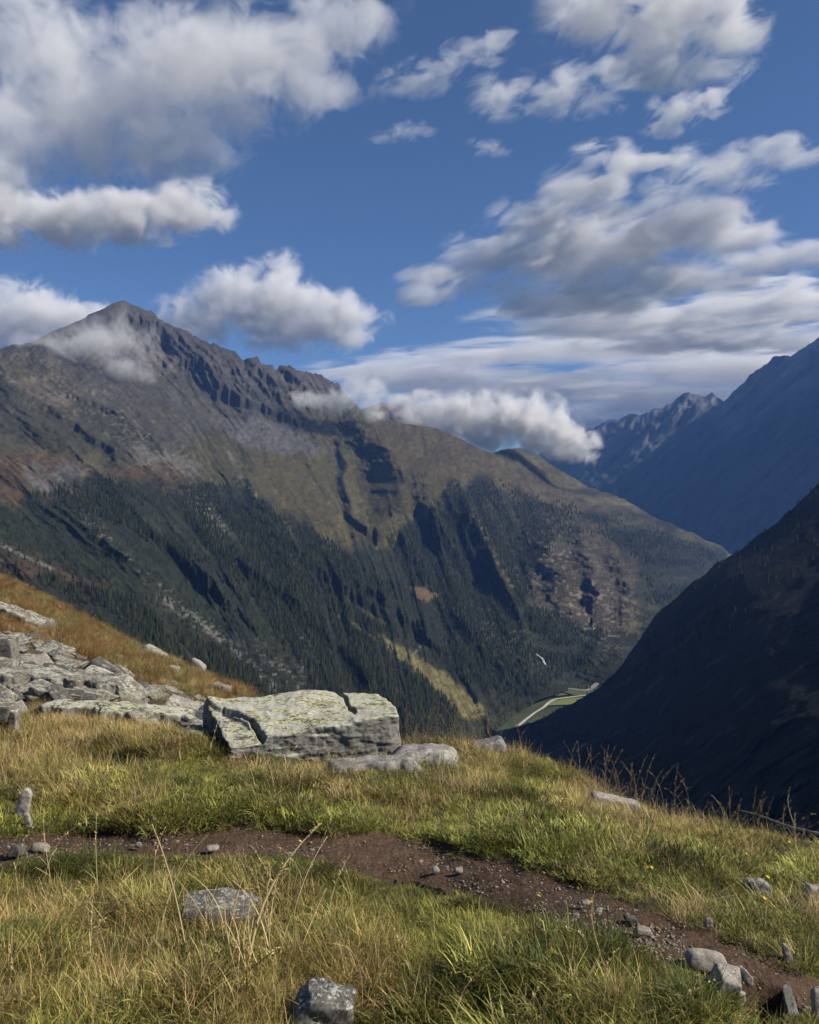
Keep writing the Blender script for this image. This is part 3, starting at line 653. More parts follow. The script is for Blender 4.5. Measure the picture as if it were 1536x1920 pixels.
# behind the crest the hillside drops away; behind the camera it goes on
Vb = G.back(V, n=16, length=130, slope=.95)
fr_ = V[:1].copy(); ext = []
for dd in (60, 20, 6, 2): ext.append(fr_ - np.array((0, dd, -.12 * dd)) + np.stack([np.sign(fr_[..., 0]) * dd * .8, 0 * fr_[..., 0], 0 * fr_[..., 0]], -1))
Vb = np.concatenate(ext + [Vb], 0); Cb = np.concatenate([np.repeat(CG[:1], 4, 0), CG, np.repeat(CG[-1:], 16, 0)], 0)
fc = grid_faces(len(Vb), G.nc); pm = np.zeros((len(Vb), G.nc)); pm[4:4 + G.nr] = onp; pm = pm.ravel()
isp = pm[fc].mean(1) > .5
Vf, Cf = Vb.reshape(-1, 3), Cb.reshape(-1, 3)
def sub(name, faces, mat):
    u_, inv = np.unique(faces, return_inverse=True)
    return np_mesh(name, Vf[u_], inv.reshape(faces.shape), mat, Cf[u_], True)
tag(link('ground', sub('ground', fc[~isp], mat_terrain('hillside_soil', 14, .5, .7, 1.3, .02))), 'grassy alpine hillside around the footpath', 'ground', kind='structure')
tag(link('path', sub('path', fc[isp], mat_terrain('trodden_soil', 60, .9, .6, 1.4, .02))), 'narrow trodden footpath of bare brown soil', 'path', kind='structure')
# ------------------------------------------------------------------ rocks
def rock_mat(name, base, dark, lichen, amt, scale=1.0, stretch=(1, 1, 1), pat=.0):
    m, nt, b = mat_new(name); L = nt.links.new
    b.inputs['Roughness'].default_value = .85
    tc = N(nt, 'ShaderNodeTexCoord'); mp = N(nt, 'ShaderNodeMapping'); mp.inputs['Scale'].default_value = tuple(scale * s for s in stretch); L(tc.outputs['Object'], mp.inputs[0])
    oi = N(nt, 'ShaderNodeObjectInfo'); ad = N(nt, 'ShaderNodeVectorMath', operation='MULTIPLY_ADD'); cb = N(nt, 'ShaderNodeCombineXYZ')
    for k in range(3): L(oi.outputs['Random'], cb.inputs[k])
    L(cb.outputs[0], ad.inputs[0]); ad.inputs[1].default_value = (31, 17, 23); L(mp.outputs[0], ad.inputs[2]); co = ad.outputs[0]
    n1 = N(nt, 'ShaderNodeTexNoise', i_Scale=5, i_Detail=8, i_Roughness=.7); L(co, n1.inputs['Vector'])
    n2 = N(nt, 'ShaderNodeTexNoise', i_Scale=11, i_Detail=8, i_Roughness=.72, i_Distortion=.6); L(co, n2.inputs['Vector'])
    n3 = N(nt, 'ShaderNodeTexNoise', i_Scale=26, i_Detail=6, i_Roughness=.8, i_Distortion=.25); L(co, n3.inputs['Vector'])
    r1 = N(nt, 'ShaderNodeValToRGB'); e = r1.color_ramp.elements; e[0].position = .3; e[0].color = lin([x * .55 for x in base]); e[1].position = .72; e[1].color = lin([min(.9, x * 1.4) for x in base]); L(n1.outputs['Fac'], r1.inputs[0])
    mr = N(nt, 'ShaderNodeMapRange'); mr.inputs[1].default_value = .53; mr.inputs[2].default_value = .60; L(n2.outputs['Fac'], mr.inputs[0])
    mx = N(nt, 'ShaderNodeMix', data_type='RGBA'); mfac = N(nt, 'ShaderNodeMath', operation='MULTIPLY'); mfac.inputs[1].default_value = .85; L(mr.outputs[0], mfac.inputs[0]); L(mfac.outputs[0], mx.inputs[0]); L(r1.outputs[0], mx.inputs[6]); mx.inputs[7].default_value = lin(dark)
    # lichen keeps to surfaces open to the sky
    ge = N(nt, 'ShaderNodeNewGeometry'); sx = N(nt, 'ShaderNodeSeparateXYZ'); L(ge.outputs['Normal'], sx.inputs[0])
    up = N(nt, 'ShaderNodeMapRange'); up.inputs[1].default_value = .45; up.inputs[2].default_value = .8; up.inputs[3].default_value = .10; L(sx.outputs[2], up.inputs[0])
    ml = N(nt, 'ShaderNodeMapRange'); ml.inputs[1].default_value = .60 - .16 * amt; ml.inputs[2].default_value = .64 - .16 * amt; pa_ = N(nt, 'ShaderNodeMath', operation='MULTIPLY_ADD'); L(n1.outputs['Fac'], pa_.inputs[0]); pa_.inputs[1].default_value = .7; sb_ = N(nt, 'ShaderNodeMath', operation='SUBTRACT'); sb_.inputs[1].default_value = .35; L(n3.outputs['Fac'], sb_.inputs[0]); L(sb_.outputs[0], pa_.inputs[2]); L(pa_.outputs[0], ml.inputs[0])
    mm = N(nt, 'ShaderNodeMath', operation='MULTIPLY'); L(ml.outputs[0], mm.inputs[0]); L(up.outputs[0], mm.inputs[1])
    rl = N(nt, 'ShaderNodeValToRGB'); e = rl.color_ramp.elements; e[0].position = .42; e[0].color = lin(lichen); e[1].position = .56; e[1].color = (.40, .40, .35, 1); L(n1.outputs['Fac'], rl.inputs[0])
    mx2 = N(nt, 'ShaderNodeMix', data_type='RGBA'); L(mm.outputs[0], mx2.inputs[0]); L(mx.outputs[2], mx2.inputs[6]); L(rl.outputs[0], mx2.inputs[7])
    L(mx2.outputs[2], b.inputs['Base Color'])
    bp = N(nt, 'ShaderNodeBump', i_Strength=.7, i_Distance=.02 / scale); s2 = N(nt, 'ShaderNodeMath', operation='ADD'); L(n2.outputs['Fac'], s2.inputs[0]); L(n1.outputs['Fac'], s2.inputs[1]); L(s2.outputs[0], bp.inputs['Height']); L(bp.outputs[0], b.inputs['Normal'])
    return m
M_BOULDER = rock_mat('boulder_stone', (.17, .162, .15), (.035, .035, .033), (.54, .53, .27), .98, 2.2, (.55, 1, 1.5))
M_SLAB = rock_mat('slate_stone', (.175, .165, .138), (.035, .032, .028), (.42, .40, .22), .55, 1.6, (1, 1, 1.6))
M_DARK = rock_mat('dark_slate', (.10, .095, .085), (.03, .028, .025), (.3, .3, .2), .1, 1.8)
M_PALE = rock_mat('pale_stone', (.30, .275, .235), (.11, .10, .085), (.42, .39, .30), .15, 3.0)
M_GREY = rock_mat('grey_stone', (.18, .178, .175), (.04, .04, .04), (.33, .33, .27), .4, 4.0)
M_MOTTLE = rock_mat('mottled_stone', (.12, .115, .11), (.025, .025, .025), (.40, .39, .24), .4, 3.4)
M_HUMP = rock_mat('worn_stone', (.24, .23, .21), (.10, .095, .09), (.36, .35, .28), .3, 2.5)
M_PEB = rock_mat('pebble_stone', (.25, .215, .18), (.12, .10, .085), (.35, .32, .28), .1, 14.0)

def box_rock(name, corners, n, mat, rnd=.12, amp=.03, seed=1, scoop=None, freq=3.0):
    """a blocky rock: eight corners (bottom four, top four), finely cut, edges chipped and rounded"""
    nx, ny, nz = n; Vs, Fs = [], []; base = 0
    c = np.array(corners, float).reshape(2, 2, 2, 3)      # z, y, x
    def tri(u, v, w):
        r = 0
        for k in (0, 1):
            for j in (0, 1):
                for i in (0, 1):
                    r = r + ((w if k else 1 - w) * (v if j else 1 - v) * (u if i else 1 - u))[..., None] * c[k, j, i]
        return r
    for ax, side, a, b in ((0, 0, ny, nz), (0, 1, ny, nz), (1, 0, nx, nz), (1, 1, nx, nz), (2, 0, nx, ny), (2, 1, nx, ny)):
        p, q = np.meshgrid(np.linspace(0, 1, a), np.linspace(0, 1, b)); f = np.full_like(p, side)
        uvw = {0: (f, p, q), 1: (p, f, q), 2: (p, q, f)}[ax]
        fl_ = (side == 1) ^ (ax == 1)
        g = grid_faces(b, a); Fs.append((g if fl_ else g[:, ::-1]) + base); base += a * b
        Vs.append(np.stack(uvw, -1).reshape(-1, 3))
    U = np.concatenate(Vs); S = U * 2 - 1
    # rounding: pull corners of the unit cube towards a superellipsoid
    pw = 2 / rnd if rnd < 1 else 2
    ln = (np.abs(S) ** pw).sum(1) ** (1 / pw); S2 = S / ln[:, None]
    U2 = (S2 + 1) / 2
    V = tri(U2[:, 0], U2[:, 1], U2[:, 2]); cen = c.reshape(-1, 3).mean(0)
    d = V - cen; d /= np.linalg.norm(d, axis=1)[:, None]
    X = V * freq + seed * 7.7
    # flat broken facets plus grain
    fac = np.round(fbm(X[:, 0] * .8, X[:, 1] * .8, X[:, 2] * 1.6, o=2, s=seed) * 5) / 5
    V = V + d * (amp * (.6 * fac + .8 * fbm(X[:, 0], X[:, 1], X[:, 2] * 1.8, o=5, s=seed + 5)))[:, None]
    if scoop is not None: V = scoop(V, U)
    Fq = np.concatenate(Fs)
    # weld the six faces
    key = np.round(U * 100000).astype(np.int64); _, first, inv = np.unique(key, axis=0, return_index=True, return_inverse=True); inv = inv.reshape(-1)
    me = np_mesh(name, V[first] - cen, inv[Fq], mat, smooth=True)
    return me, cen

def px_of(V): return (V[:, 0] / V[:, 1] * F + CX, CY - (V[:, 2] - EYE) / V[:, 1] * F)

# the big flat boulder beside the path
def boulder_cut(V, U):
    px, py = px_of(V)
    top = U[:, 2] > .98
    up = sstep(.75, 1, U[:, 2])
    for line, wpx, dep in (([(418, 1330), (440, 1335), (470, 1350), (496, 1384)], 4.2, .09), ([(612, 1300), (632, 1303), (647, 1310), (652, 1322), (664, 1334)], 3.2, .06), ([(560, 1292), (600, 1290)], 4, .03)):
        d = line_dist(px + 3 * fbm(px / 9, py / 9, o=2, s=3), py, line)
        V[:, 2] -= dep * np.exp(-(d / wpx) ** 4) * up
    back = sstep(.35, 1, U[:, 1]) * up
    V[:, 2] += (.045 * np.exp(-((px - 588) / 60) ** 2) - .02 * np.exp(-((px - 450) / 60) ** 2)) * back
    # the end block beyond the crack has slipped a little lower
    low = sstep(0, 6, (px - 425) * .63 * -1 + (py - 1330)) * (px < 496)
    V[:, 2] -= .03 * low * up
    # layered ledges on the front face
    fr = (U[:, 1] < .02)
    led = .009 * ridged(px / 60, py / 11, o=3, s=61) + .022 * fbm(px / 22, py / 16, o=4, s=62)
    V[:, 1] -= np.where(fr, led, 0)
    # hollow under the shaded end
    hol = np.exp(-((px - 408) / 14) ** 2 - ((py - 1378) / 38) ** 2) * (U[:, 0] < .25) * (U[:, 2] < .97)
    V[:, 0] += .10 * hol
    V[:, 2] += .012 * top * ridged(px / 40, py / 10, o=3, s=63)
    return V
bc = [P(428, 1452, 5.86), P(752, 1442, 6.1), P(374, 1436, 6.75), P(745, 1418, 7.0),
      P(430, 1393, 5.92), P(749, 1341, 6.14), P(379, 1302, 6.62), P(716, 1299, 6.98)]
me, cen = box_rock('boulder', bc, (190, 100, 44), M_BOULDER, rnd=.06, amp=.04, seed=3, scoop=boulder_cut, freq=2.6)
bo = tag(link('boulder', me, loc=cen), 'big flat cracked boulder covered in pale yellow lichen beside the footpath', 'boulder')
# its domed back edge
def rock(label, px, py, wpx, hpx, mat, seed, name='rock', roll=0, deep=.8, sink=.3, n=(26, 18, 12), rnd=.28, amp=.16, taper=.75, yaw=0, tip=0, Y=None, group=None, cat=None, wav=0):
    """a stone whose outline is about wpx by hpx at a place in the view; it sits in the ground"""
    p = ground_pt(px, py + hpx * .42); Yp = Y or float(p[1]); k = Yp / F
    w_, h_ = wpx * k, hpx * k; d_ = w_ * deep
    cs = []
    for z in (0, 1):
        t = taper if z else 1
        for y in (0, 1):
            for x in (0, 1):
                cs.append(((x - .5) * w_ * t, (y - .5) * d_ * t, (z * (1 + sink) - sink - .5 * (1 - sink * .0)) * h_))
    r_ = random.Random(seed); cs = [tuple(a + r_.uniform(-.1, .1) * s for a, s in zip(c_, (w_, d_, h_))) for c_ in cs]
    def ragged(V, U):
        q = V / w_ * 3
        V[:, 1] += wav * w_ * (fbm(q[:, 0] * 2.2, q[:, 2] + seed, o=4, s=seed) + .5 * np.round(2 * fbm(q[:, 0] * 4, q[:, 1] * 0, o=2, s=seed + 1)) / 2)
        V[:, 2] += wav * h_ * 1.6 * (np.round(3 * fbm(q[:, 0] * 1.3, q[:, 1] * 2.4, o=3, s=seed + 2)) / 3 + .8 * fbm(q[:, 0] * 5, q[:, 1] * 9, o=4, s=seed + 3))
        V[:, 0] += wav * w_ * .4 * fbm(q[:, 1] * 5, q[:, 2] * 3, o=3, s=seed + 4)
        return V
    me, cen = box_rock(name, cs, n, mat, rnd=rnd, amp=amp * min(w_, h_ * 2, d_), seed=seed, freq=2.2 / w_, scoop=ragged if wav else None)
    c = P(px, py, Yp + d_ * .1)
    o = link(name, me, loc=c); o.rotation_euler = (math.radians(tip), math.radians(roll), math.radians(yaw))
    return tag(o, label, cat or name.split('_')[-1], group, 'thing')

# broken slates of the rockfall
rock('long broad pale slab lying flat at the edge of the rockfall', 110, 1283, 300, 30, M_SLAB, 11, 'flat_rock', roll=4, deep=.4, n=(90, 44, 12), rnd=.12, amp=.30, taper=.95, wav=.06)
rock('wide lichen covered ledge of rock just above the dry grass', 215, 1342, 290, 26, M_BOULDER, 12, 'flat_rock', roll=3, deep=.24, n=(90, 40, 12), rnd=.15, amp=.32, taper=.9, wav=.075)
rock('upright grey block with a flat cap standing at the edge of the rockfall', 8, 1226, 46, 50, M_SLAB, 13, 'flat_rock', n=(20, 16, 20), rnd=.12, amp=.06, taper=.85, roll=-4)
rock('thin pale slab lying tilted on the rusty grass slope', 30, 1160, 120, 22, M_SLAB, 14, 'flat_rock', roll=21, deep=.6, n=(50, 24, 8), rnd=.12, amp=.16, taper=.95, wav=.12)
rock('dark slab leaning above a smooth pale slab', 200, 1262, 78, 24, M_DARK, 15, 'flat_rock', roll=30, deep=.5, n=(26, 14, 10), rnd=.14, amp=.1, taper=.9)
rock('smooth pale grey slab under the leaning dark slab', 180, 1277, 68, 20, M_SLAB, 16, 'flat_rock', roll=22, deep=.9, n=(26, 20, 10), rnd=.14, amp=.08, taper=.95, tip=18)
rock('thick slab with a black hollow under it at the edge of the grass', -4, 1336, 66, 30, M_SLAB, 17, 'flat_rock', roll=-3, deep=.8, Y=6.5, n=(26, 20, 12), rnd=.14, amp=.08, taper=.95, sink=0)
rock('rough post of rock holding up the thick slab', 26, 1362, 17, 46, M_SLAB, 18, 'flat_rock', deep=1.2, Y=6.45, n=(10, 10, 18), rnd=.2, amp=.1, taper=.85)
rock('pale slab tilted in the rubble near the boulder', 340, 1330, 58, 22, M_PALE, 19, 'flat_rock', roll=20, deep=.7, n=(24, 16, 10), rnd=.16, amp=.1, taper=.9, tip=15)
rock('white rock half sunk in the grass slope near its crest', 372, 1249, 36, 13, M_PALE, 20, 'flat_rock', roll=34, deep=.6, n=(18, 12, 8), rnd=.2)
rock('pale rock at the lower tip of the rusty grass slope', 415, 1292, 46, 14, M_PALE, 21, 'flat_rock', roll=10, deep=.6, n=(18, 12, 8), rnd=.25)
rock('light rock with two lobes on the grass slope', 325, 1258, 26, 14, M_PALE, 22, 'flat_rock', roll=25, n=(16, 12, 8), rnd=.3)
rock('thin sliver of pale rock in the grass slope', 210, 1230, 42, 8, M_SLAB, 23, 'flat_rock', roll=20, n=(16, 10, 6), rnd=.3)
rock('narrow ledge of light rock high on the grass slope crest', 290, 1225, 56, 14, M_SLAB, 24, 'flat_rock', roll=30, n=(18, 10, 6), rnd=.3)
SLM = []
for i in range(9):
    r_ = random.Random(200 + i); cs = []
    for z in (0, 1):
        for y in (0, 1):
            for x in (0, 1):
                t = r_.uniform(.7, 1.0)
                cs.append(((x - .5) * t + r_.uniform(-.12, .12), ((y - .5) * t + r_.uniform(-.12, .12)) * r_.uniform(.55, .8), (z - .5) * (.075 + .035 * (i % 3)) + r_.uniform(-.04, .04)))
    me, cen = box_rock('flat_rock', cs, (13, 9, 5), M_SLAB if i else M_PALE, rnd=.10, amp=.07, seed=30 + i, freq=2.5); SLM.append(me)
SLD = [m.copy() for m in SLM[:3]]
for m_ in SLD: m_.materials[0] = M_DARK  # dark slates; their colour also stands in for shade between the paler ones
r_ = random.Random(5); cnt = 0
while cnt < 262:
    px, py = r_.uniform(-70, 392), r_.uniform(1186, 1400)
    if poly_mask(np.array([px]), np.array([py]), SCREE, 4)[0] < .6: continue
    if 10 < px < 330 and py > 1318 and r_.random() < .8: continue
    p = ground_pt(px, py); Yp = float(p[1])
    s_ = r_.choice((.13, .16, .2, .24, .3, .4)) * (1 + (Yp - 8) * .05) * (.75 if px > 230 else 1)
    o = link('flat_rock', r_.choice(SLD) if r_.random() < .24 else r_.choice(SLM), loc=p + np.array((0, 0, r_.uniform(.0, .07) * s_ + .03)))
    o.scale = (s_, s_ * r_.uniform(.7, 1.1), s_ * r_.uniform(.7, 1.5))
    o.rotation_euler = (math.radians(r_.gauss(9, 11)), math.radians(r_.gauss(17, 12)), math.radians(r_.uniform(-50, 50) + (180 if r_.random() < .5 else 0)))
    if math.cos(o.rotation_euler.z) < 0: o.rotation_euler.y *= -1; o.rotation_euler.x *= -1
    mn_ = o.data.materials[0].name; cw = 'dark grey' if mn_ == 'dark_slate' else 'pale cream' if mn_ == 'pale_stone' else 'mid grey'
    ar = 'between the boulder and the long pale slab' if px > 235 else 'high in the rockfall below the rusty grass' if py < 1262 else 'low in the rockfall near the dry grass'
    tag(o, f'{"broad" if s_ > .27 else "small"} {cw} broken slate {ar}', 'rock', 'broken slates in the rockfall', 'thing'); cnt += 1
for px, py, s_ in ((262, 1238, .3), (150, 1215, .5), (120, 1205, .4), (230, 1240, .35), (300, 1262, .35), (185, 1200, .3), (90, 1212, .45), (60, 1183, .5), (330, 1285, .3), (350, 1283, .25)):
    o = link('flat_rock', r_.choice(SLM), loc=ground_pt(px, py)); o.scale = (s_, s_ * .8, s_); o.rotation_euler = (math.radians(8), math.radians(24), math.radians(r_.uniform(-30, 30)))
    tag(o, 'flat grey stone lying alone in the rusty grass slope above the rockfall', 'rock', 'stones on the rusty grass slope')
# stones in the turf and by the path
rock('smooth grey rock hump in the grass between boulder and crest', 795, 1424, 165, 32, M_HUMP, 41, deep=.7, n=(50, 30, 16), rnd=.3, amp=.16, wav=.03, taper=.6, sink=.5, roll=6)
rock('grey rock low in the grass at the boulder foot', 700, 1441, 190, 22, M_HUMP, 46, deep=.35, n=(50, 24, 12), rnd=.25, amp=.16, wav=.04, taper=.8, sink=.6, roll=-5)
rock('shaded grey rock at the crest among the tall dry stalks', 915, 1402, 80, 22, M_GREY, 42, deep=.8, n=(26, 18, 12), rnd=.3, roll=-18, taper=.7)
rock('flat white slab half buried near the crest of the turf', 1152, 1506, 96, 17, M_PALE, 43, 'flat_rock', deep=.45, roll=14, n=(30, 14, 8), rnd=.2, amp=.1, taper=.95)
rock('dark flat stone on the crest below the tall dry stalks', 1015, 1442, 46, 11, M_DARK, 44, deep=.6, roll=6, n=(18, 12, 8))
rock('small white stone alone in the green turf', 1229, 1589, 24, 11, M_PALE, 45, 'stone', n=(14, 12, 8), rnd=.5)
rock('tall white stone standing at the edge of the path', 45, 1512, 27, 50, M_PALE, 47, 'stone', n=(18, 16, 22), rnd=.45, roll=14, taper=.7, amp=.1)
rock('small pale stone leaning against the tall white stone', 53, 1540, 14, 26, M_PALE, 48, 'stone', n=(12, 12, 14), rnd=.5, roll=-8)
rock('dark grey rock with yellow lichen sunk among dry grass below the path', 405, 1716, 190, 36, M_MOTTLE, 49, deep=.6, n=(44, 30, 20), rnd=.22, amp=.22, taper=.75, sink=.5)
rock('dark mottled rock with white patches at the bottom of the view', 604, 1906, 122, 60, M_MOTTLE, 50, deep=.8, n=(34, 28, 20), rnd=.2, amp=.2, taper=.65, sink=.4, roll=12)
rock('long rounded beige stone at the edge of the path', 1325, 1800, 84, 27, M_PALE, 51, 'stone', deep=.5, roll=8, n=(28, 18, 12), rnd=.6, amp=.07)
rock('broad cream rock face below the path beside a dark hole', 1360, 1848, 66, 50, M_PALE, 52, deep=.8, roll=16, tip=20, n=(26, 22, 18), rnd=.2, amp=.09)
rock('small cream stone at the rim of the dark hole', 1386, 1874, 22, 26, M_PALE, 53, 'stone', n=(14, 12, 12), rnd=.4, roll=20)
rock('grey pointed slab standing up out of the dark hole', 1480, 1880, 30, 62, M_GREY, 54, 'flat_rock', deep=.5, roll=-16, yaw=24, n=(16, 12, 24), rnd=.2, taper=.5)
rock('pale stone at the edge of the path, cut by the picture edge', 1538, 1890, 34, 60, M_PALE, 55, 'stone', n=(16, 14, 20), rnd=.4, roll=-8)
rock('small pointed stone standing on the far side of the path', 1475, 1787, 17, 27, M_PALE, 56, 'stone', n=(12, 12, 14), rnd=.35, roll=-16, taper=.45)
rock('white stone in the turf at the edge of the view', 1527, 1671, 36, 18, M_PALE, 57, 'stone', n=(14, 12, 10), rnd=.4)
rock('grey stone hidden in turf beyond the path', 1420, 1664, 48, 20, M_GREY, 58, 'stone', n=(18, 14, 10), rnd=.4, sink=.5)
rock('thin flat stone at the grassy edge of the path', 1072, 1618, 28, 8, M_PALE, 59, 'stone', deep=.5, n=(14, 10, 6), rnd=.4, roll=10)
rock('round pale stone on the lower side of the path', 818, 1631, 13, 8, M_PALE, 60, 'stone', n=(12, 10, 8), rnd=.6)
rock('brown flat stone beside the round pale stone', 860, 1631, 18, 6, M_PEB, 61, 'stone', n=(12, 10, 8), rnd=.5)
rock('rounded tan stone in the middle of the stony stretch of path', 1098, 1692, 18, 7, M_PEB, 62, 'stone', n=(12, 10, 8), rnd=.6)
rock('biggest flat stone in the gravel on the path', 1207, 1745, 34, 8, M_PEB, 63, 'stone', deep=.7, n=(16, 12, 8), rnd=.4, roll=6)
rock('dark flat stone in the gravel on the path', 1182, 1722, 26, 6, M_DARK, 64, 'stone', n=(14, 12, 8), rnd=.4, roll=12)
rock('lone grey stone on the smooth soil of the path', 1328, 1729, 17, 12, M_PEB, 65, 'stone', n=(12, 10, 8), rnd=.5)
rock('dark stone at the near edge of the path', 32, 1594, 28, 14, M_DARK, 66, 'stone', n=(14, 12, 8), rnd=.4)
rock('pale oval pebble on the path', 260, 1584, 13, 9, M_PALE, 67, 'stone', n=(10, 10, 8), rnd=.7)
rock('flat tan stone beside the dark stone at the near path edge', 75, 1588, 36, 10, M_PEB, 68, 'stone', n=(14, 12, 8), rnd=.5, roll=3)
rock('cream flat stone on the near side of the path', 398, 1589, 24, 6, M_PALE, 69, 'stone', n=(12, 10, 8), rnd=.5)
rock('small reddish stone above the dark hole', 1404, 1838, 18, 12, M_PEB, 70, 'stone', n=(12, 10, 8), rnd=.5)
rock('long dark red stone at the broken path edge', 1396, 1828, 18, 30, M_PEB, 71, 'stone', n=(12, 10, 12), rnd=.4, roll=-35)
# pebbles that can be told apart, then gravel
PB = []
for i in range(6):
    r_ = random.Random(300 + i)
    cs = [((x - .5) * r_.uniform(.8, 1.1), (y - .5) * r_.uniform(.55, .9), (z - .5) * r_.uniform(.35, .6)) for z in (0, 1) for y in (0, 1) for x in (0, 1)]
    PB.append(box_rock('pebble', cs, (6, 6, 4), (M_PEB, M_PALE, M_PEB)[i % 3], rnd=.6, amp=.06, seed=70 + i, freq=2)[0])
r_ = random.Random(9)
def on_path(lo_only):
    while True:
        px = r_.uniform(-10, 1545)
        u_, l_ = np.interp(px, *np.array(PATH_U, float).T), np.interp(px, *np.array(PATH_L, float).T)
        f = r_.betavariate(2.2, 1.2) if lo_only else r_.random(); py = u_ + (l_ - u_) * f
        wgt = .25 + .75 * math.exp(-((px - 1180) / 150) ** 2) + .35 * math.exp(-((px - 60) / 120) ** 2) + .3 * math.exp(-((px - 900) / 120) ** 2)
        if r_.random() < wgt: return px, py
for i in range(100):
    px, py = on_path(True); p = ground_pt(px, py); s_ = abs(r_.gauss(0, .010)) + .010
    o = link('pebble', PB[i % 6], loc=p + np.array((0, 0, -s_ * .04))); o.scale = (s_ * r_.uniform(.9, 1.5), s_, s_ * r_.uniform(.7, 1)); o.rotation_euler = (r_.gauss(0, .2), r_.gauss(0, .2), r_.uniform(0, 6.28))
    tag(o, ('pale' if i % 6 in (1, 4) else 'brown') + ' pebble on the soil of the path ' + ('near the tall white stone' if px < 500 else 'on its bend below the boulder' if px < 950 else 'on its stony descent to the dark hole'), 'pebble', 'pebbles on the footpath')
gv, gf = [], []; b0 = 0
tv = np.array([(1, 0, 0), (0, 1, 0), (-1, 0, 0), (0, -1, 0), (0, 0, .8), (0, 0, -.5)]) * .5; tf = np.array([(0, 1, 4), (1, 2, 4), (2, 3, 4), (3, 0, 4), (1, 0, 5), (2, 1, 5), (3, 2, 5), (0, 3, 5)])
for i in range(2400):
    px, py = on_path(i % 2 == 0); p = ground_pt(px, py); s_ = abs(r_.gauss(0, .005)) + .005; a = r_.uniform(0, 6.28)
    q = tv * np.array((s_ * r_.uniform(.8, 1.6), s_, s_ * .8)) + rng.normal(size=(6, 3)) * s_ * .12
    gv.append(np.stack([q[:, 0] * math.cos(a) - q[:, 1] * math.sin(a), q[:, 0] * math.sin(a) + q[:, 1] * math.cos(a), q[:, 2]], 1) + p + np.array((0, 0, .002))); gf.append(tf + b0); b0 += 6
tag(link('gravel', np_mesh('gravel', np.concatenate(gv), np.concatenate(gf), M_PEB)), 'fine gravel and crumbs of soil strewn over the path', 'gravel', kind='stuff')
# ------------------------------------------------------------------ grass
def blades(n, seed, L, R, lean, bend, w, nseg=3, tip=(1.15, 1.1, 1.0), aim=None):
    """a tuft: n thin tapering blades as one mesh; colours are multipliers on the tuft's tint"""
    r = np.random.default_rng(seed)
    rad = R * np.sqrt(r.uniform(0, 1, n)); az0 = r.uniform(0, 2 * np.pi, n)
    p = np.stack([rad * np.cos(az0), rad * np.sin(az0), np.full(n, -.01)], 1)
    az = az0 + r.normal(0, .9, n) if aim is None else aim + r.normal(0, .8, n)
    th = np.abs(r.normal(lean, lean * .5, n)); le = r.uniform(L[0], L[1], n) * np.where(r.uniform(size=n) < .2, .5, 1); bd = np.abs(r.normal(bend, bend * .5, n))
    wd = r.uniform(w[0], w[1], n); side = np.stack([-np.sin(az), np.cos(az), np.zeros(n)], 1)
    V = []; Cc = []; g = r.uniform(.35, 1.75, n)[:, None] * (1 + r.normal(0, .08, (n, 3)))
    for k in range(nseg + 1):
        f = k / nseg; ww = wd * (1 - f ** 1.6)
        c = g * (.75 * (1 - f) + f * np.array(tip))
        if k < nseg:
            V += [p - side * ww[:, None] / 2, p + side * ww[:, None] / 2]; Cc += [c, c]
        else: V += [p]; Cc += [c]
        d = np.stack([np.sin(th) * np.cos(az), np.sin(th) * np.sin(az), np.cos(th)], 1)
        p = p + d * (le / nseg)[:, None]; th = th + bd / nseg
    m = len(V); V = np.stack(V, 1).reshape(-1, 3); Cc = np.stack(Cc, 1).reshape(-1, 3); b = np.arange(n)[:, None] * m
    f = []
    for k in range(nseg - 1):
        f += [b + np.array((2 * k, 2 * k + 1, 2 * k + 3)), b + np.array((2 * k, 2 * k + 3, 2 * k + 2))]
    f += [b + np.array((m - 3, m - 2, m - 1))]
    return V, np.concatenate(f), Cc
m_grass, nt, b = mat_new('grass_blade'); L = nt.links.new
b.inputs['Roughness'].default_value = .5; b.inputs['Specular IOR Level'].default_value = .3
va = N(nt, 'ShaderNodeVertexColor', layer_name='Col'); ta = N(nt, 'ShaderNodeAttribute', attribute_name='tint', attribute_type='INSTANCER')
mx = N(nt, 'ShaderNodeMix', data_type='RGBA', blend_type='MULTIPLY'); mx.inputs[0].default_value = 1; L(va.outputs[0], mx.inputs[6]); L(ta.outputs['Color'], mx.inputs[7]); L(mx.outputs[2], b.inputs['Base Color'])
tr = N(nt, 'ShaderNodeBsdfTranslucent'); L(mx.outputs[2], tr.inputs[0]); ms = N(nt, 'ShaderNodeMixShader'); ms.inputs[0].default_value = .38; L(b.outputs[0], ms.inputs[1]); L(tr.outputs[0], ms.inputs[2]); L(ms.outputs[0], nt.nodes['Material Output'].inputs[0])
KINDS_ = []
def kind(*a, count=4, **k):
    i0 = len(KINDS_)
    for i in range(count): KINDS_.append(np_mesh('tuft', *(lambda v, f, c: (v, f, m_grass, c))(*blades(a[0], 500 + len(KINDS_), *a[1:], **k))))
    return i0, count
K_TURF = kind(60, (.022, .055), .08, .75, 1.1, (.0028, .0052), nseg=3, count=4)
K_MID = kind(70, (.05, .12), .07, .8, 1.6, (.0018, .0038), nseg=4, count=5)
K_STRAW = kind(40, (.08, .19), .06, .65, .9, (.0013, .0026), nseg=4, count=5)
K_LITTER = kind(26, (.06, .20), .09, 1.25, .45, (.0013, .0026), nseg=3, count=4)
K_TUSS = kind(80, (.12, .30), .10, .5, 1.3, (.003, .006), nseg=4, count=4)
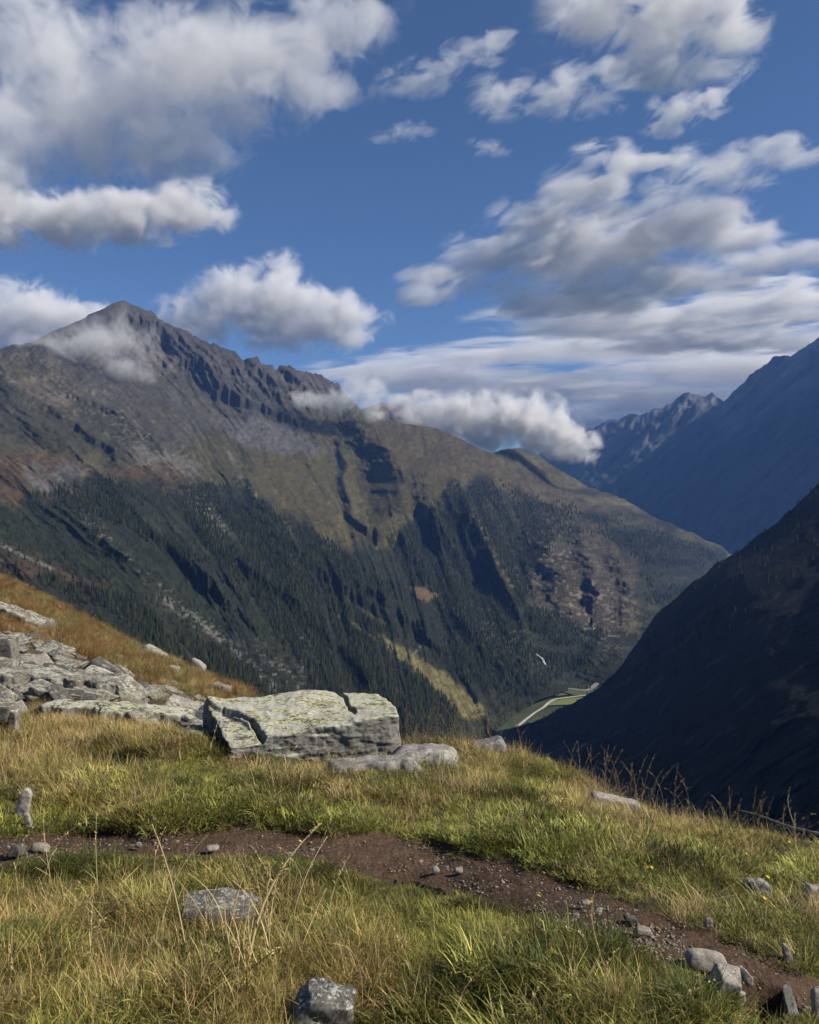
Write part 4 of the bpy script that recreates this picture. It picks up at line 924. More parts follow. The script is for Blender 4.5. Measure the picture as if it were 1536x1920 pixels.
def scatter(name, label, pts, kinds, size, tint, rot, cat='grass'):
    proto = bpy.data.collections.new(name + '_kinds')
    for i, me in enumerate(KINDS_): proto.objects.link(bpy.data.objects.new('tuft_kind%02d' % i, me))
    me = bpy.data.meshes.new(name); n = len(pts); me.vertices.add(n); me.vertices.foreach_set('co', np.ascontiguousarray(pts, np.float32).ravel())
    me.attributes.new('size', 'FLOAT', 'POINT').data.foreach_set('value', size.astype(np.float32))
    me.attributes.new('which', 'INT', 'POINT').data.foreach_set('value', kinds.astype(np.int32))
    me.attributes.new('turn', 'FLOAT_VECTOR', 'POINT').data.foreach_set('vector', np.ascontiguousarray(rot, np.float32).ravel())
    c = np.ones((n, 4), np.float32); c[:, :3] = tint
    me.attributes.new('tint', 'FLOAT_COLOR', 'POINT').data.foreach_set('color', c.ravel())
    me.materials.append(m_grass)
    o = tag(link(name, me), label, cat, kind='stuff')
    ng = bpy.data.node_groups.new(name, 'GeometryNodeTree'); L = ng.links.new
    ng.interface.new_socket('Geometry', in_out='INPUT', socket_type='NodeSocketGeometry'); ng.interface.new_socket('Geometry', in_out='OUTPUT', socket_type='NodeSocketGeometry')
    gi, go = ng.nodes.new('NodeGroupInput'), ng.nodes.new('NodeGroupOutput')
    iop = ng.nodes.new('GeometryNodeInstanceOnPoints'); ci = ng.nodes.new('GeometryNodeCollectionInfo')
    ci.inputs[0].default_value = proto; ci.inputs['Separate Children'].default_value = True; ci.inputs['Reset Children'].default_value = True
    iop.inputs['Pick Instance'].default_value = True
    def att(nm, ty):
        a = ng.nodes.new('GeometryNodeInputNamedAttribute'); a.data_type = ty; a.inputs[0].default_value = nm; return a.outputs[0]
    L(gi.outputs[0], iop.inputs[0]); L(ci.outputs[0], iop.inputs['Instance']); L(att('which', 'INT'), iop.inputs['Instance Index'])
    L(att('size', 'FLOAT'), iop.inputs['Scale']); L(att('turn', 'FLOAT_VECTOR'), iop.inputs['Rotation']); L(iop.outputs[0], go.inputs[0])
    o.modifiers.new('scatter', 'NODES').node_group = ng
    return o
GREEN, LIME, OLIVE, STRAW, RUST, DEEP = (np.array(c) for c in ((.165, .195, .042), (.30, .295, .075), (.33, .275, .10), (.70, .56, .27), (.29, .165, .062), (.065, .085, .024)))
BOULD = [(378, 1296), (580, 1278), (700, 1300), (745, 1335), (748, 1425), (520, 1436), (425, 1425), (380, 1410)]
ROCKS_PX = [(45, 1520, 20, 26), (402, 1702, 80, 26), (600, 1892, 44, 26), (1325, 1800, 40, 11), (1360, 1848, 30, 22), (800, 1420, 66, 18), (1152, 1506, 42, 8), (915, 1393, 30, 14), (1480, 1880, 14, 26), (1229, 1589, 10, 5), (1527, 1671, 15, 8), (690, 1436, 60, 8)]
def zone(px, py, pts, f): return poly_mask(px + 25 * fbm(px / 60, py / 40, o=3, s=121), py + 14 * fbm(px / 60, py / 40, o=3, s=122), pts, f)
def sample(n, x0, x1, y0, y1, power=1.8, ref=4.0):
    px = rng.uniform(x0, x1, n); py = rng.uniform(y0, y1, n); top = np.interp(px, G.px, G.top)
    Y = g_at(px, py); ok = (py > top + .5) & (rng.uniform(size=n) < np.clip((Y / ref) ** power, .12, 4) / 4)
    ok &= (path_in(px, py, 4) < rng.uniform(.15, .6, n)) & (path_in(px, py - 9, 4) < rng.uniform(.3, .9, n))
    ok &= (poly_mask(px, py, BOULD, 3) < .5) | (Y > 9)
    for a, b_, ra, rb in ROCKS_PX: ok &= ((px - a) / ra) ** 2 + ((py - b_) / rb) ** 2 > 1
    ok &= poly_mask(px, py, [(1368, 1830), (1470, 1845), (1500, 1970), (1380, 1980), (1365, 1890)], 5) < rng.uniform(.05, .9, n)
    return px[ok], py[ok], Y[ok]
def turn(n, tilt=.15):
    return np.stack([rng.normal(0, tilt, n), rng.normal(0, tilt, n), rng.uniform(0, 6.28, n)], 1)
def place(px, py):
    p = ground_pt(px, py); p[:, 2] += np.where((py > 1300) & (path_in(px, py, 3) < .3), hummock(p[:, 0], p[:, 1]), 0); return p
if 'grass' not in SKIP:
    # dryness of the turf, read off the photograph: 0 green, 1 straw
    def dry(px, py):
        d = .16 + .75 * fbm(px / 110, py / 46, o=4, s=123)
        d += .55 * zone(px, py, [(-80, 1335), (390, 1345), (385, 1415), (200, 1440), (-80, 1425)], 18)
        d += .30 * zone(px, py, [(500, 1440), (900, 1400), (1000, 1440), (950, 1510), (700, 1530), (560, 1490)], 30)
        d += .40 * zone(px, py, [(950, 1420), (1100, 1470), (1600, 1590), (1600, 1640), (1250, 1600), (1050, 1520)], 25)
        d += .38 * zone(px, py, [(-80, 1680), (300, 1650), (560, 1640), (740, 1760), (800, 1950), (-80, 1950)], 50)
        d -= .25 * zone(px, py, [(600, 1540), (950, 1540), (1300, 1650), (1600, 1740), (1600, 1830), (1200, 1700), (800, 1570)], 25)
        return d
    def tint_of(px, py, n, d):
        n1 = fbm(px / 70, py / 34, o=3, s=124)[:, None] * .5 + .5
        c = GREEN * (1 - n1) + LIME * n1
        m = np.clip(d + rng.normal(0, .2, n), 0, 1)[:, None]; c = c * (1 - m) + OLIVE * m; pt_ = (1 + .9 * fbm(px / 34, py / 16, o=3, s=128) + .5 * fbm(px / 90, py / 40, o=2, s=129))[:, None]; c = c * np.clip(pt_, .30, 1.75)
        return c * rng.uniform(.55, 1.35, n)[:, None]
    px, py, Y = sample(250000, -500, 2150, 1290, 2060, 2.2); gp = fbm(px / 26, py / 12, o=3, s=131) > -.30 + .1 * rng.normal(size=len(px)); px, py, Y = px[gp], py[gp], Y[gp]
    ok = poly_mask(px, py, SCREE, 6) < .4; px, py, Y = px[ok], py[ok], Y[ok]; n = len(px); d = dry(px, py)
    near_path = np.minimum(np.abs(py - np.interp(px, *np.array(PATH_U, float).T)), np.abs(py - np.interp(px, *np.array(PATH_L, float).T)))
    bfront = (px > 370) & (px < 900) & (py > 1405) & (py < 1475)
    low = bfront | (near_path < 30) | zone(px, py, [(560, 1490), (1000, 1500), (1600, 1660), (1600, 1830), (1200, 1690), (700, 1550), (0, 1550), (0, 1470)], 20).astype(bool)
    pt = np.where(low, .93, np.where(py > 1640, .55, .80)); turf = rng.uniform(size=n) < pt
    kd = np.where(turf, K_TURF[0] + rng.integers(0, K_TURF[1], n), K_MID[0] + rng.integers(0, K_MID[1], n))
    tall = 1 + .8 * fbm(px / 80, py / 40, o=3, s=125)
    sz = rng.uniform(.75, 1.4, n) * np.where(turf, 1.05, .95) * tall * np.where(low & ~turf, .6, 1) * np.where((py > 1640) & ~low, 1.15, .95)
    below = py - np.interp(px, *np.array(PATH_L, float).T); sz *= np.where((py < 1640) & ~low, .7, 1) * np.where(py > 1640, .72, 1); sz *= np.where((below > -10) & (below < 90), .38 + .5 * np.clip(below / 90, 0, 1), 1); sz *= np.where(bfront, .7, 1); kd = np.where((below > -10) & (below < 60), K_TURF[0] + kd % 4, kd)
    scatter('grass', 'short green and olive turf grass covering the hillside', place(px, py), kd, sz, tint_of(px, py, n, d), turn(n)); n_a = n
    # straw among it
    px, py, Y = sample(135000, -500, 2150, 1320, 2060, 2.0)
    d = dry(px, py); ok = (rng.uniform(size=len(px)) < np.clip((d - .14) * .9, .04, .85)) & (poly_mask(px, py, SCREE, 6) < .4); px, py, Y, d = px[ok], py[ok], Y[ok], d[ok]; n = len(px); below = py - np.interp(px, *np.array(PATH_L, float).T)
    lit = rng.uniform(size=n) < .45
    kd = np.where(lit, K_LITTER[0] + rng.integers(0, K_LITTER[1], n), K_STRAW[0] + rng.integers(0, K_STRAW[1], n))
    v_ = rng.uniform(size=(n, 1)); c = STRAW * 1.15 * (1 - v_ * .5) + RUST * 1.1 * v_ * .5
    scatter('dry_grass', 'bleached straw coloured dry grass mixed into the turf', place(px, py), kd, rng.uniform(.5, 1.1, n) * np.where((below > -10) & (below < 90), .4, .9), c * rng.uniform(.4, 1.25, (n, 1)), turn(n, .25)); n_b = n
    # rusty tussocks on the rear slope and between the slates
    px, py, Y = sample(110000, -600, 600, 900, 1345, 1.0, 9.0)
    sc = poly_mask(px, py, SCREE, 8); ok = rng.uniform(size=len(px)) > sc * .88; px, py, Y, sc = px[ok], py[ok], Y[ok], sc[ok]; n = len(px)
    q = np.clip(.62 + 1.7 * fbm(px / 42, py / 20, o=4, s=126), 0, 1)[:, None]
    c = RUST * .9 * q + OLIVE * .8 * (1 - q); g_ = (rng.uniform(size=n) < .18)[:, None]; c = np.where(g_, STRAW * .75, c)
    scatter('rusty_grass', 'rust brown autumn tussock grass on the slope behind the rocks', place(px, py), K_TUSS[0] + rng.integers(0, K_TUSS[1], n), rng.uniform(.5, 1.15, n) * np.where(Y < 14, .55, 1.0), c * rng.uniform(.6, 1.3, (n, 1)), turn(n, .25)); n_c = n
    # dark lush clumps
    spots = [(150, 1632, 90, 14, 40), (560, 1480, 60, 10, 14), (1130, 1800, 110, 30, 40), (1000, 1850, 120, 40, 45), (440, 1418, 55, 10, 26), (330, 1480, 40, 8, 10), (820, 1452, 70, 12, 26), (60, 1800, 80, 30, 20), (640, 1800, 60, 30, 20), (1280, 1905, 90, 20, 20)]
    px = np.concatenate([rng.normal(a, b_ * .5, k) for a, _, b_, _, k in spots]); py = np.concatenate([rng.normal(a, b_ * .5, k) for _, a, _, b_, k in spots]); lk = (path_in(px, py, 3) < .1) & ((py < np.interp(px, *np.array(PATH_U, float).T)) | (py > np.interp(px, *np.array(PATH_L, float).T) + 26)); px, py = px[lk], py[lk]; n = len(px)
    scatter('lush_grass', 'lush dark green grass clumps beside the path and boulder', place(px, py), K_MID[0] + rng.integers(0, K_MID[1], n), rng.uniform(.8, 1.4, n), (DEEP * .6 + GREEN * .4) * rng.uniform(.8, 1.4, (n, 1)), turn(n, .2))
    print('tufts', n_a, n_b, n_c, n)

# tall dry stalks with seed heads
def stalk_mesh(seed, nod, hw=1.0):
    r = np.random.default_rng(seed); V, Fc, Cc = [], [], []
    H = 1.0; pts = []; th = r.uniform(0, .10); az = r.uniform(-.6, .6); p = np.zeros(3)
    for k in range(9):
        pts.append(p.copy()); p = p + np.array((math.sin(th) * math.cos(az), math.sin(th) * math.sin(az), math.cos(th))) * H / 8; th += nod / 8 * (.4 + k / 5)
    pts = np.array(pts); pts[:, 2] -= .02
    def tube(ps, r0, r1, col, s=3):
        b0 = len(V)
        for i, q in enumerate(ps):
            rr = r0 + (r1 - r0) * i / (len(ps) - 1)
            for j in range(s):
                a = j * 2 * math.pi / s; V.append(q + np.array((rr * math.cos(a), rr * math.sin(a), 0))); Cc.append(col)
        for i in range(len(ps) - 1):
            for j in range(s):
                a, b_ = b0 + i * s + j, b0 + i * s + (j + 1) % s; Fc.append((a, b_, b_ + s)); Fc.append((a, b_ + s, a + s))
    tube(pts, .0050, .0026, (1, 1, 1)); tip = pts[-3:]
    for i in range(22):
        f = r.uniform(0, 1); q = pts[5] + (pts[-1] - pts[5]) * f if f < .5 else pts[-2] + (pts[-1] - pts[-2]) * (f * 2 - 1)
        a = r.uniform(0, 6.28); l = (.045 * (1.15 - f) + .014) * hw; e = q + np.array((math.cos(a) * l * .55, math.sin(a) * l * .55, l * r.uniform(.3, .9)))
        b0 = len(V); s_ = np.array((-math.sin(a), math.cos(a), 0)) * .0065 * hw; V.extend([q, (q + e) / 2 + s_, e, (q + e) / 2 - s_]); Cc.extend([(1.25, 1.15, 1.0)] * 4); Fc.append((b0, b0 + 1, b0 + 2)); Fc.append((b0, b0 + 2, b0 + 3))
    # a couple of dead leaves low on the stem
    for i in range(3 if hw == 1 else 0):
        q = pts[r.integers(0, 4)]; a = r.uniform(0, 6.28); d = np.array((math.cos(a), math.sin(a), 0)); s_ = np.array((-d[1], d[0], 0)) * .006; l = r.uniform(.15, .35)
        b0 = len(V); V.extend([q - s_, q + s_, q + d * l * .5 + np.array((0, 0, l * .55)) + s_, q + d * l * .5 + np.array((0, 0, l * .55)) - s_, q + d * l + np.array((0, 0, l * .35))]); Cc.extend([(.9, .9, .85)] * 5); Fc.extend([(b0, b0 + 1, b0 + 2), (b0, b0 + 2, b0 + 3), (b0 + 3, b0 + 2, b0 + 4)])
    return np.array(V), np.array(Fc), np.array(Cc)
def stalk_mat(name, c):
    m = mat_vcol(name, .7, .2, .15); nt = m.node_tree
    va = [n_ for n_ in nt.nodes if n_.type == 'VERTEX_COLOR'][0]; mx = N(nt, 'ShaderNodeMix', data_type='RGBA', blend_type='MULTIPLY'); mx.inputs[0].default_value = 1; mx.inputs[7].default_value = lin(c)
    for l_ in list(va.outputs[0].links):
        to = l_.to_socket; nt.links.remove(l_); nt.links.new(mx.outputs[2], to)
    nt.links.new(va.outputs[0], mx.inputs[6]); return m
M_STB, M_STS = stalk_mat('brown_stalk', (.19, .145, .085)), stalk_mat('straw_stalk', (.60, .48, .25))
STK = [np_mesh('grass_stalk', *(lambda v, f, c: (v, f, M_STB, c))(*stalk_mesh(600 + i, (.15, .5, .9, 1.3, .3, .7)[i]))) for i in range(6)]
STS = [m_.copy() for m_ in STK]
for m_ in STS: m_.materials[0] = M_STS
TALL = [np_mesh('grass_stalk', *(lambda v, f, c: (v, f, M_STS, c))(*stalk_mesh(640 + i, (.12, .45)[i], .45))) for i in range(2)]
def stalk(px, py, hpx, mesh, label, group, dY=0, lean=.12, fat=1.0):
    p = ground_pt(px, py); h = hpx / F * p[1]
    o = link('grass_stalk', mesh, loc=p); f_ = fat * (.35 / h) ** .3; o.scale = (h * f_, h * f_, h); o.rotation_euler = (random.gauss(0, lean * .5), random.gauss(0.04, lean), random.uniform(-1.2, 1.2) if random.random() < .75 else random.uniform(2.2, 4))
    tag(o, label, 'grass stalk', group)
random.seed(21)
for i in range(125):
    px = random.choice((random.uniform(742, 900), random.uniform(742, 1000), random.uniform(1060, 1250), random.uniform(1200, 1550))); py = float(np.interp(px, *np.array(GTOP, float).T)) + abs(random.gauss(3, 6))
    hp = random.uniform(38, 100) * (.9 if px < 1000 else 1.1)
    stalk(px, py, hp, STK[i % 6], 'brown dry grass stalk with seed head ' + ('beside the square end of the boulder' if px < 860 else 'on the crest between grey rock and white slab' if px < 1130 else 'on the crest just behind the flat white slab' if px < 1260 else 'on the crest by the bleached branch'), 'dry stalks along the crest')
for i in range(80):
    px, py = random.choice(((random.uniform(0, 390), random.uniform(1350, 1450)), (random.uniform(500, 1000), random.uniform(1440, 1520)), (random.uniform(0, 760), random.uniform(1660, 1960)), (random.uniform(0, 760), random.uniform(1640, 1900)), (random.uniform(780, 1300), random.uniform(1720, 1960)), (random.uniform(1100, 1530), random.uniform(1540, 1640))))
    if path_in(np.array([px]), np.array([py]))[0] > .2: continue
    stalk(px, py, random.uniform(50, 110) * (1.5 if py > 1640 else .8), STS[i % 6], 'straw coloured grass stalk standing above the turf ' + ('below the path' if py > 1640 else 'in dry grass under the rockfall' if px < 400 else 'between path and crest'), 'straw stalks in the turf', lean=.35)
stalk(352, 1795, 262, TALL[0], 'tall upright straw stalk before the path, with a long narrow head', None, lean=.02, fat=2.2)
stalk(462, 1835, 290, TALL[1], 'tallest straw stalk before the path, leaning and bent over at its pale tip', None, lean=.02, fat=3.0)
SC.objects[-1].rotation_euler = (0, .1, .1)
for i in range(26):
    stalk(random.gauss(430, 75), random.uniform(1740, 1880), random.uniform(90, 210), TALL[i % 2], 'thin bleached straw stalk in the tangle around the tall stalks', 'straw stalks around the two tall ones', lean=.45, fat=2.2)
# a bleached branch on the drop beyond the path
def tube_obj(name, pts, r0, r1, mat, s=7):
    V, Fc = [], []
    for i, q in enumerate(pts):
        rr = r0 + (r1 - r0) * i / (len(pts) - 1)
        for j in range(s): a = j * 2 * math.pi / s; V.append((q[0], q[1] + rr * math.cos(a), q[2] + rr * math.sin(a)))
    for i in range(len(pts) - 1):
        for j in range(s): a, b_ = i * s + j, i * s + (j + 1) % s; Fc.append((a, b_, b_ + s, a + s))
    return link(name, np_mesh(name, V, Fc, mat, smooth=True))
bp_ = [P(px, py - 2 + 2 * math.sin(px / 23), 5.35 - (px - 1390) / 400) for px, py in zip(np.linspace(1388, 1560, 14), np.interp(np.linspace(1388, 1560, 14), [1388, 1430, 1480, 1536, 1560], [1523, 1534, 1550, 1567, 1575]))]
tag(tube_obj('dead_branch', bp_, .004, .011, M_PALE), 'long bleached dead branch lying along the crest by the dark slope', 'branch')
# yellow flowers
m_y = flat_mat('yellow_petal', (.75, .55, .03), .6, 40); m_st = flat_mat('flower_stem', (.08, .10, .03))
fv, ff = [], []
for k in range(7):
    a = k * 2 * math.pi / 7; b0 = len(fv); fv += [(0, 0, 0), (.6 * math.cos(a - .3), .6 * math.sin(a - .3), .15), (math.cos(a), math.sin(a), .25), (.6 * math.cos(a + .3), .6 * math.sin(a + .3), .15)]; ff += [(b0, b0 + 1, b0 + 2), (b0, b0 + 2, b0 + 3)]
pet = np_mesh('petals', np.array(fv) * .009, np.array(ff), m_y)
sv = [(.0012 * math.cos(a), .0012 * math.sin(a), z) for z in (-.09, 0) for a in (0, 2.1, 4.2)]
stm = np_mesh('stem', sv, np.array([(0, 1, 4, 3), (1, 2, 5, 4), (2, 0, 3, 5)]), m_st)
for i, (px, py) in enumerate([(1284, 1838), (1426, 1902), (1216, 1654), (1222, 1655), (1400, 1625), (1496, 1634), (1434, 1716), (1010, 1700), (1183, 1848), (1520, 1762), (1440, 1672), (1300, 1590), (1480, 1600), (1110, 1712)]):
    p = ground_pt(px, py + 6); e = bpy.data.objects.new('yellow_flower', None); COL.objects.link(e); e.location = p + np.array((0, 0, .075)); e.rotation_euler = (.5, random.gauss(0, .2), random.uniform(0, 6)); s_ = random.uniform(.7, 1.15); e.scale = (s_,) * 3
    link('petals', pet, e); link('stem', stm, e)
    tag(e, 'small yellow flower open in the green turf beside the path', 'flower', 'yellow flowers in the turf')
# stream falling white through the woods
wf = [(1005, 1226), (1010, 1230), (1014, 1233), (1018, 1236), (1019, 1241), (1023, 1246)]
Yw = A.at(np.array([p[0] for p in wf], float), np.array([p[1] for p in wf], float)) - 16
pw_ = np.stack([P(a, b_, y) for (a, b_), y in zip(wf, Yw)]); wv = np.array([1, 2.5, 3.5, 4, 3.5, 2.5])[:, None]
Vw = np.concatenate([pw_ + np.array((1, 0, .2)) * wv, pw_ + np.array((0, -3, 0)), pw_ - np.array((1, 0, .2)) * wv]); fw = np.concatenate([np.stack([np.arange(5) + 6 * k, np.arange(1, 6) + 6 * k, np.arange(1, 6) + 6 * (k + 1), np.arange(5) + 6 * (k + 1)], 1) for k in (0, 1)])
tag(link('waterfall', np_mesh('waterfall', Vw, fw, flat_mat('white_water', (.8, .8, .8), .4))), 'small white waterfall among the trees above the valley floor', 'waterfall')
# ------------------------------------------------------------------ clouds
def cloud_mat(name, lobes, dens, nscale, rough, thr, gain, stretch, rotd, seed, step, amp=1.0):
    m = bpy.data.materials.new(name); m.use_nodes = True; nt = m.node_tree; L = nt.links.new
    nt.nodes.remove(nt.nodes['Principled BSDF'])
    tc = N(nt, 'ShaderNodeTexCoord'); co = tc.outputs['Object']
    acc = None
    for (c, r) in lobes:
        s = N(nt, 'ShaderNodeVectorMath', operation='SUBTRACT'); L(co, s.inputs[0]); s.inputs[1].default_value = c
        d = N(nt, 'ShaderNodeVectorMath', operation='DIVIDE'); L(s.outputs[0], d.inputs[0]); d.inputs[1].default_value = r
        l = N(nt, 'ShaderNodeVectorMath', operation='LENGTH'); L(d.outputs[0], l.inputs[0])
        if acc is None: acc = l.outputs['Value']
        else:
            mn = N(nt, 'ShaderNodeMath', operation='SMOOTH_MIN'); L(acc, mn.inputs[0]); L(l.outputs['Value'], mn.inputs[1]); mn.inputs[2].default_value = .25; acc = mn.outputs[0]
    m0 = N(nt, 'ShaderNodeMapping'); L(co, m0.inputs['Vector']); m0.inputs['Rotation'].default_value = (0, math.radians(rotd), 0)
    mp = N(nt, 'ShaderNodeMapping'); L(m0.outputs[0], mp.inputs['Vector'])
    mp.inputs['Scale'].default_value = (1 / stretch[0], 1 / stretch[1], 1 / stretch[2]); mp.inputs['Location'].default_value = (seed * 3.1, seed * 1.7, seed * 2.3)
    nz = N(nt, 'ShaderNodeTexNoise', i_Scale=1 / nscale, i_Detail=7.0, i_Roughness=rough, i_Distortion=.5); L(mp.outputs[0], nz.inputs['Vector'])
    # field = (1 - length) + amp * 2 * (noise - .5) - thr
    a = N(nt, 'ShaderNodeMath', operation='MULTIPLY_ADD'); L(nz.outputs['Fac'], a.inputs[0]); a.inputs[1].default_value = 3.0 * amp; a.inputs[2].default_value = 1 - 1.5 * amp - thr
    b = N(nt, 'ShaderNodeMath', operation='SUBTRACT'); L(a.outputs[0], b.inputs[0]); L(acc, b.inputs[1])
    g = N(nt, 'ShaderNodeMapRange', interpolation_type='SMOOTHSTEP'); L(b.outputs[0], g.inputs[0]); g.inputs[1].default_value = 0; g.inputs[2].default_value = gain; g.inputs[3].default_value = 0; g.inputs[4].default_value = dens
    # fade at the rim of the body
    e = N(nt, 'ShaderNodeMapRange'); L(acc, e.inputs[0]); e.inputs[1].default_value = .98; e.inputs[2].default_value = .72; e.inputs[3].default_value = 0; e.inputs[4].default_value = 1
    mu = N(nt, 'ShaderNodeMath', operation='MULTIPLY'); L(g.outputs[0], mu.inputs[0]); L(e.outputs[0], mu.inputs[1])
    pv = N(nt, 'ShaderNodeVolumePrincipled'); pv.inputs['Color'].default_value = (1, 1, 1, 1); L(mu.outputs[0], pv.inputs['Density'])
    L(pv.outputs[0], nt.nodes['Material Output'].inputs['Volume'])
    m.cycles.volume_step_rate = step
    return m

def cloud(label, Y, lobes, dens=.012, nscale=60, rough=.66, thr=.2, gain=.55, stretch=(1, 1, 1), rot=0, group=None, depth=.8, step=.17, amp=1.0, seed=None):
    if 'clouds' in SKIP: return
    k = Y / F; seed = seed or len(bpy.data.materials)
    mx = sum(l[0] for l in lobes) / len(lobes); my = sum(l[1] for l in lobes) / len(lobes)
    c0 = P(mx, my, Y); LB = []
    r_ = random.Random(seed)
    bm = bmesh.new()
    for l in lobes:
        rx, rz = l[2] * k * 1.4, l[3] * k * 1.4; ry = (rx * rz) ** .5 * depth
        c = ((l[0] - mx) * k, (l[4] * k if len(l) > 4 else r_.uniform(-.25, .25) * ry), (my - l[1]) * k)
        LB.append((c, (rx, ry, rz)))
        bmesh.ops.create_icosphere(bm, subdivisions=3, radius=1, matrix=Matrix.Translation(c) @ Matrix.Diagonal((rx * 1.04, ry * 1.04, rz * 1.04, 1)))
    me = bpy.data.meshes.new('cloud'); bm.to_mesh(me); bm.free()
    o = link('cloud', me, loc=c0)
    if len(lobes) > 1:
        rm = o.modifiers.new('r', 'REMESH'); rm.mode = 'VOXEL'; rm.voxel_size = min(min(r) for _, r in LB) / 4.5
        dg = bpy.context.evaluated_depsgraph_get(); me2 = bpy.data.meshes.new_from_object(o.evaluated_get(dg)); o.modifiers.clear(); o.data = me2; me2.name = 'cloud'
        me2.materials.clear()
    o.data.materials.append(cloud_mat('cloud_vapour', LB, dens, nscale * k, rough, thr, gain, stretch, rot, seed % 17, step, amp))
    tag(o, label, 'cloud', group)
    return o

cloud('huge soft grey and white cloud filling the upper corner of the sky', 4300,
      [(40, 50, 150, 110), (140, 190, 180, 130), (300, 110, 160, 110), (400, 150, 180, 105), (330, 260, 140, 80), (520, 90, 170, 70), (580, 175, 110, 45), (20, 270, 100, 110), (640, 40, 120, 50)], nscale=78, dens=.0050, thr=.24)
cloud('ragged white cloud bank below the huge cloud, above the summit', 5400,
      [(20, 400, 100, 60), (130, 405, 120, 52), (240, 415, 110, 45), (350, 385, 80, 50), (-20, 340, 70, 60)], nscale=55, dens=.012)
cloud('single fluffy cloud between the summit and open blue sky', 9500,
      [(470, 565, 115, 60), (545, 595, 125, 58), (625, 600, 88, 50), (385, 600, 90, 45), (528, 510, 48, 40)], nscale=45, dens=.007)
cloud('white cloud behind the shoulder beside the summit', 9800,
      [(40, 585, 105, 58), (130, 610, 110, 42), (-20, 620, 80, 50), (50, 630, 100, 36)], nscale=45, dens=.007)
cloud('thin grey cloud wisp drifting across the rocky summit face', 4050,
      [(185, 640, 105, 60), (110, 645, 110, 42), (220, 600, 34, 40), (240, 690, 66, 36), (40, 652, 70, 18)], nscale=42, dens=.0055, thr=.28, gain=.8)
cloud('small wisp of cloud caught on the jagged ridge end', 4700,
      [(650, 748, 64, 28), (590, 752, 48, 20), (697, 758, 40, 32), (680, 722, 52, 28)], nscale=34, dens=.009, thr=.26)
cloud('bright white cumulus resting on the mountain shoulder', 5200,
      [(860, 785, 78, 48), (945, 788, 92, 50), (1030, 815, 72, 42), (1085, 838, 38, 28), (1000, 768, 55, 34), (800, 768, 72, 34), (900, 822, 58, 24)], nscale=36, dens=.020, gain=.6, thr=.16)
ST = dict(rot=24)
cloud('broad white cloud at the top of the sky', 5200,
      [(1110, 25, 105, 56), (1230, 30, 145, 66), (1350, 70, 85, 52), (1240, 115, 95, 42), (1335, 135, 64, 34)], nscale=55, dens=.008, stretch=(1.8, 1, 1), thr=.24, amp=1.35, **ST)
cloud('torn wisp just below the broad top cloud', 6300, [(940, 190, 66, 36), (1040, 182, 90, 36), (1115, 195, 54, 24), (1065, 140, 60, 28), (1160, 140, 70, 26)], nscale=36, dens=.0055, thr=.33, stretch=(1.8, 1, 1), amp=1.35, **ST)
cloud('lone slanting streak of cloud in the middle of the blue', 5600, [(775, 155, 62, 28), (820, 132, 55, 26), (875, 105, 60, 26), (935, 75, 44, 22)], nscale=36, dens=.0055, thr=.3, stretch=(1.8, 1, 1), amp=1.35, **ST)
cloud('small curled cloud scrap under the broad top cloud', 6300, [(1280, 203, 60, 30), (1245, 238, 40, 18), (1330, 185, 46, 22)], nscale=30, dens=.008, thr=.25, stretch=(1.6, 1, 1), amp=1.35, **ST)
cloud('faint flat scrap of cloud beside the huge cloud', 6000, [(765, 246, 50, 18), (715, 256, 36, 12)], nscale=26, dens=.004, thr=.3, stretch=(1.6, 1, 1), **ST)
cloud('tiny faint puff alone in open blue', 6000, [(912, 274, 36, 17), (938, 284, 26, 10)], nscale=24, dens=.005, thr=.3, stretch=(1.6, 1, 1), **ST)
cloud('long white cloud band slanting down to a grey tip', 6800,
      [(1140, 298, 66, 30), (1230, 300, 64, 16), (1095, 355, 80, 45), (1020, 412, 92, 46), (945, 470, 100, 40), (860, 522, 95, 28), (790, 555, 58, 22), (1080, 440, 80, 40)], nscale=45, dens=.0085, stretch=(2.3, 1, 1), thr=.2, amp=1.35, **ST)
cloud('large layered cloud with a dark grey belly', 7200,
      [(1180, 450, 130, 52), (1290, 440, 120, 48), (1080, 500, 110, 48), (1010, 562, 90, 28), (1130, 552, 120, 34), (1250, 520, 110, 40), (1390, 440, 90, 24)], nscale=50, dens=.0075, stretch=(2.5, 1, 1), depth=1.2, thr=.27, amp=1.35, **ST)
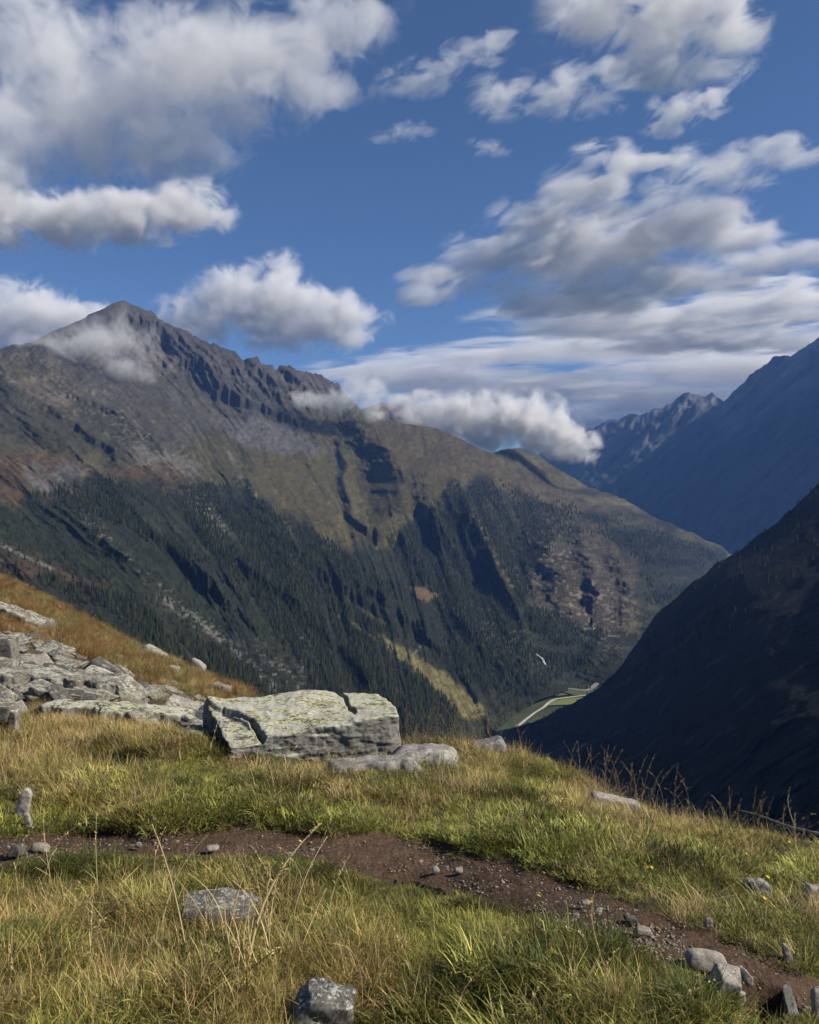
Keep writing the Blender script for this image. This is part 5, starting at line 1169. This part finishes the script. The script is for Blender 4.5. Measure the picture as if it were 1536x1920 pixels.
cloud('feathery bright cloud streak above the layered cloud', 6800, [(1350, 312, 115, 38), (1455, 288, 100, 28), (1260, 352, 70, 28), (1400, 345, 64, 18)], nscale=38, dens=.005, thr=.3, stretch=(2.2, 1, 1), amp=1.35, **ST)
cloud('narrow white cloud ribbon below the layered cloud', 9000, [(1430, 492, 115, 28), (1340, 524, 85, 20), (1515, 478, 80, 22)], nscale=40, dens=.006, stretch=(2.5, 1, 1), rot=12)
cloud('wide bank of grey and white cloud rolls under the ribbon', 14000,
      [(1250, 600, 300, 34), (1460, 560, 160, 42), (1120, 590, 160, 26), (1340, 640, 260, 26)],
      nscale=27, dens=.0040, stretch=(4, 2, .8), rot=7, thr=.16, amp=1.25)
cloud('sheet of thin cloud streaks low over the far valley', 19000,
      [(1150, 655, 280, 22), (900, 668, 190, 15), (1380, 695, 260, 36), (1010, 722, 300, 30), (1250, 745, 280, 30), (780, 700, 180, 30), (1120, 788, 240, 24)],
      nscale=19, dens=.0026, stretch=(6, 2, .7), rot=3, depth=1.0, thr=.16, amp=1.25)
# ------------------------------------------------------------------ haze
HZ = 2.6e-5
def box_mesh(name, lo, hi):
    v = [(x, y, z) for x in (lo[0], hi[0]) for y in (lo[1], hi[1]) for z in (lo[2], hi[2])]
    f = [(0, 1, 3, 2), (4, 6, 7, 5), (0, 4, 5, 1), (2, 3, 7, 6), (0, 2, 6, 4), (1, 5, 7, 3)]
    me = bpy.data.meshes.new(name); me.from_pydata(v, [], f); me.update(); return me
if 'haze' not in SKIP:
    m = bpy.data.materials.new('haze_air'); m.use_nodes = True; nt = m.node_tree
    nt.nodes.remove(nt.nodes['Principled BSDF'])
    pv = nt.nodes.new('ShaderNodeVolumePrincipled'); pv.inputs['Color'].default_value = (.19, .41, 1.0, 1); pv.inputs['Density'].default_value = HZ; pv.inputs['Anisotropy'].default_value = 0.0
    nt.links.new(pv.outputs[0], nt.nodes['Material Output'].inputs['Volume'])
    me = box_mesh('haze', (-6500, -900, FZ - 75), (7500, 15600, 1640)); me.materials.append(m)
    tag(link('haze', me), 'thin blue air haze filling the whole valley', 'haze', kind='stuff')
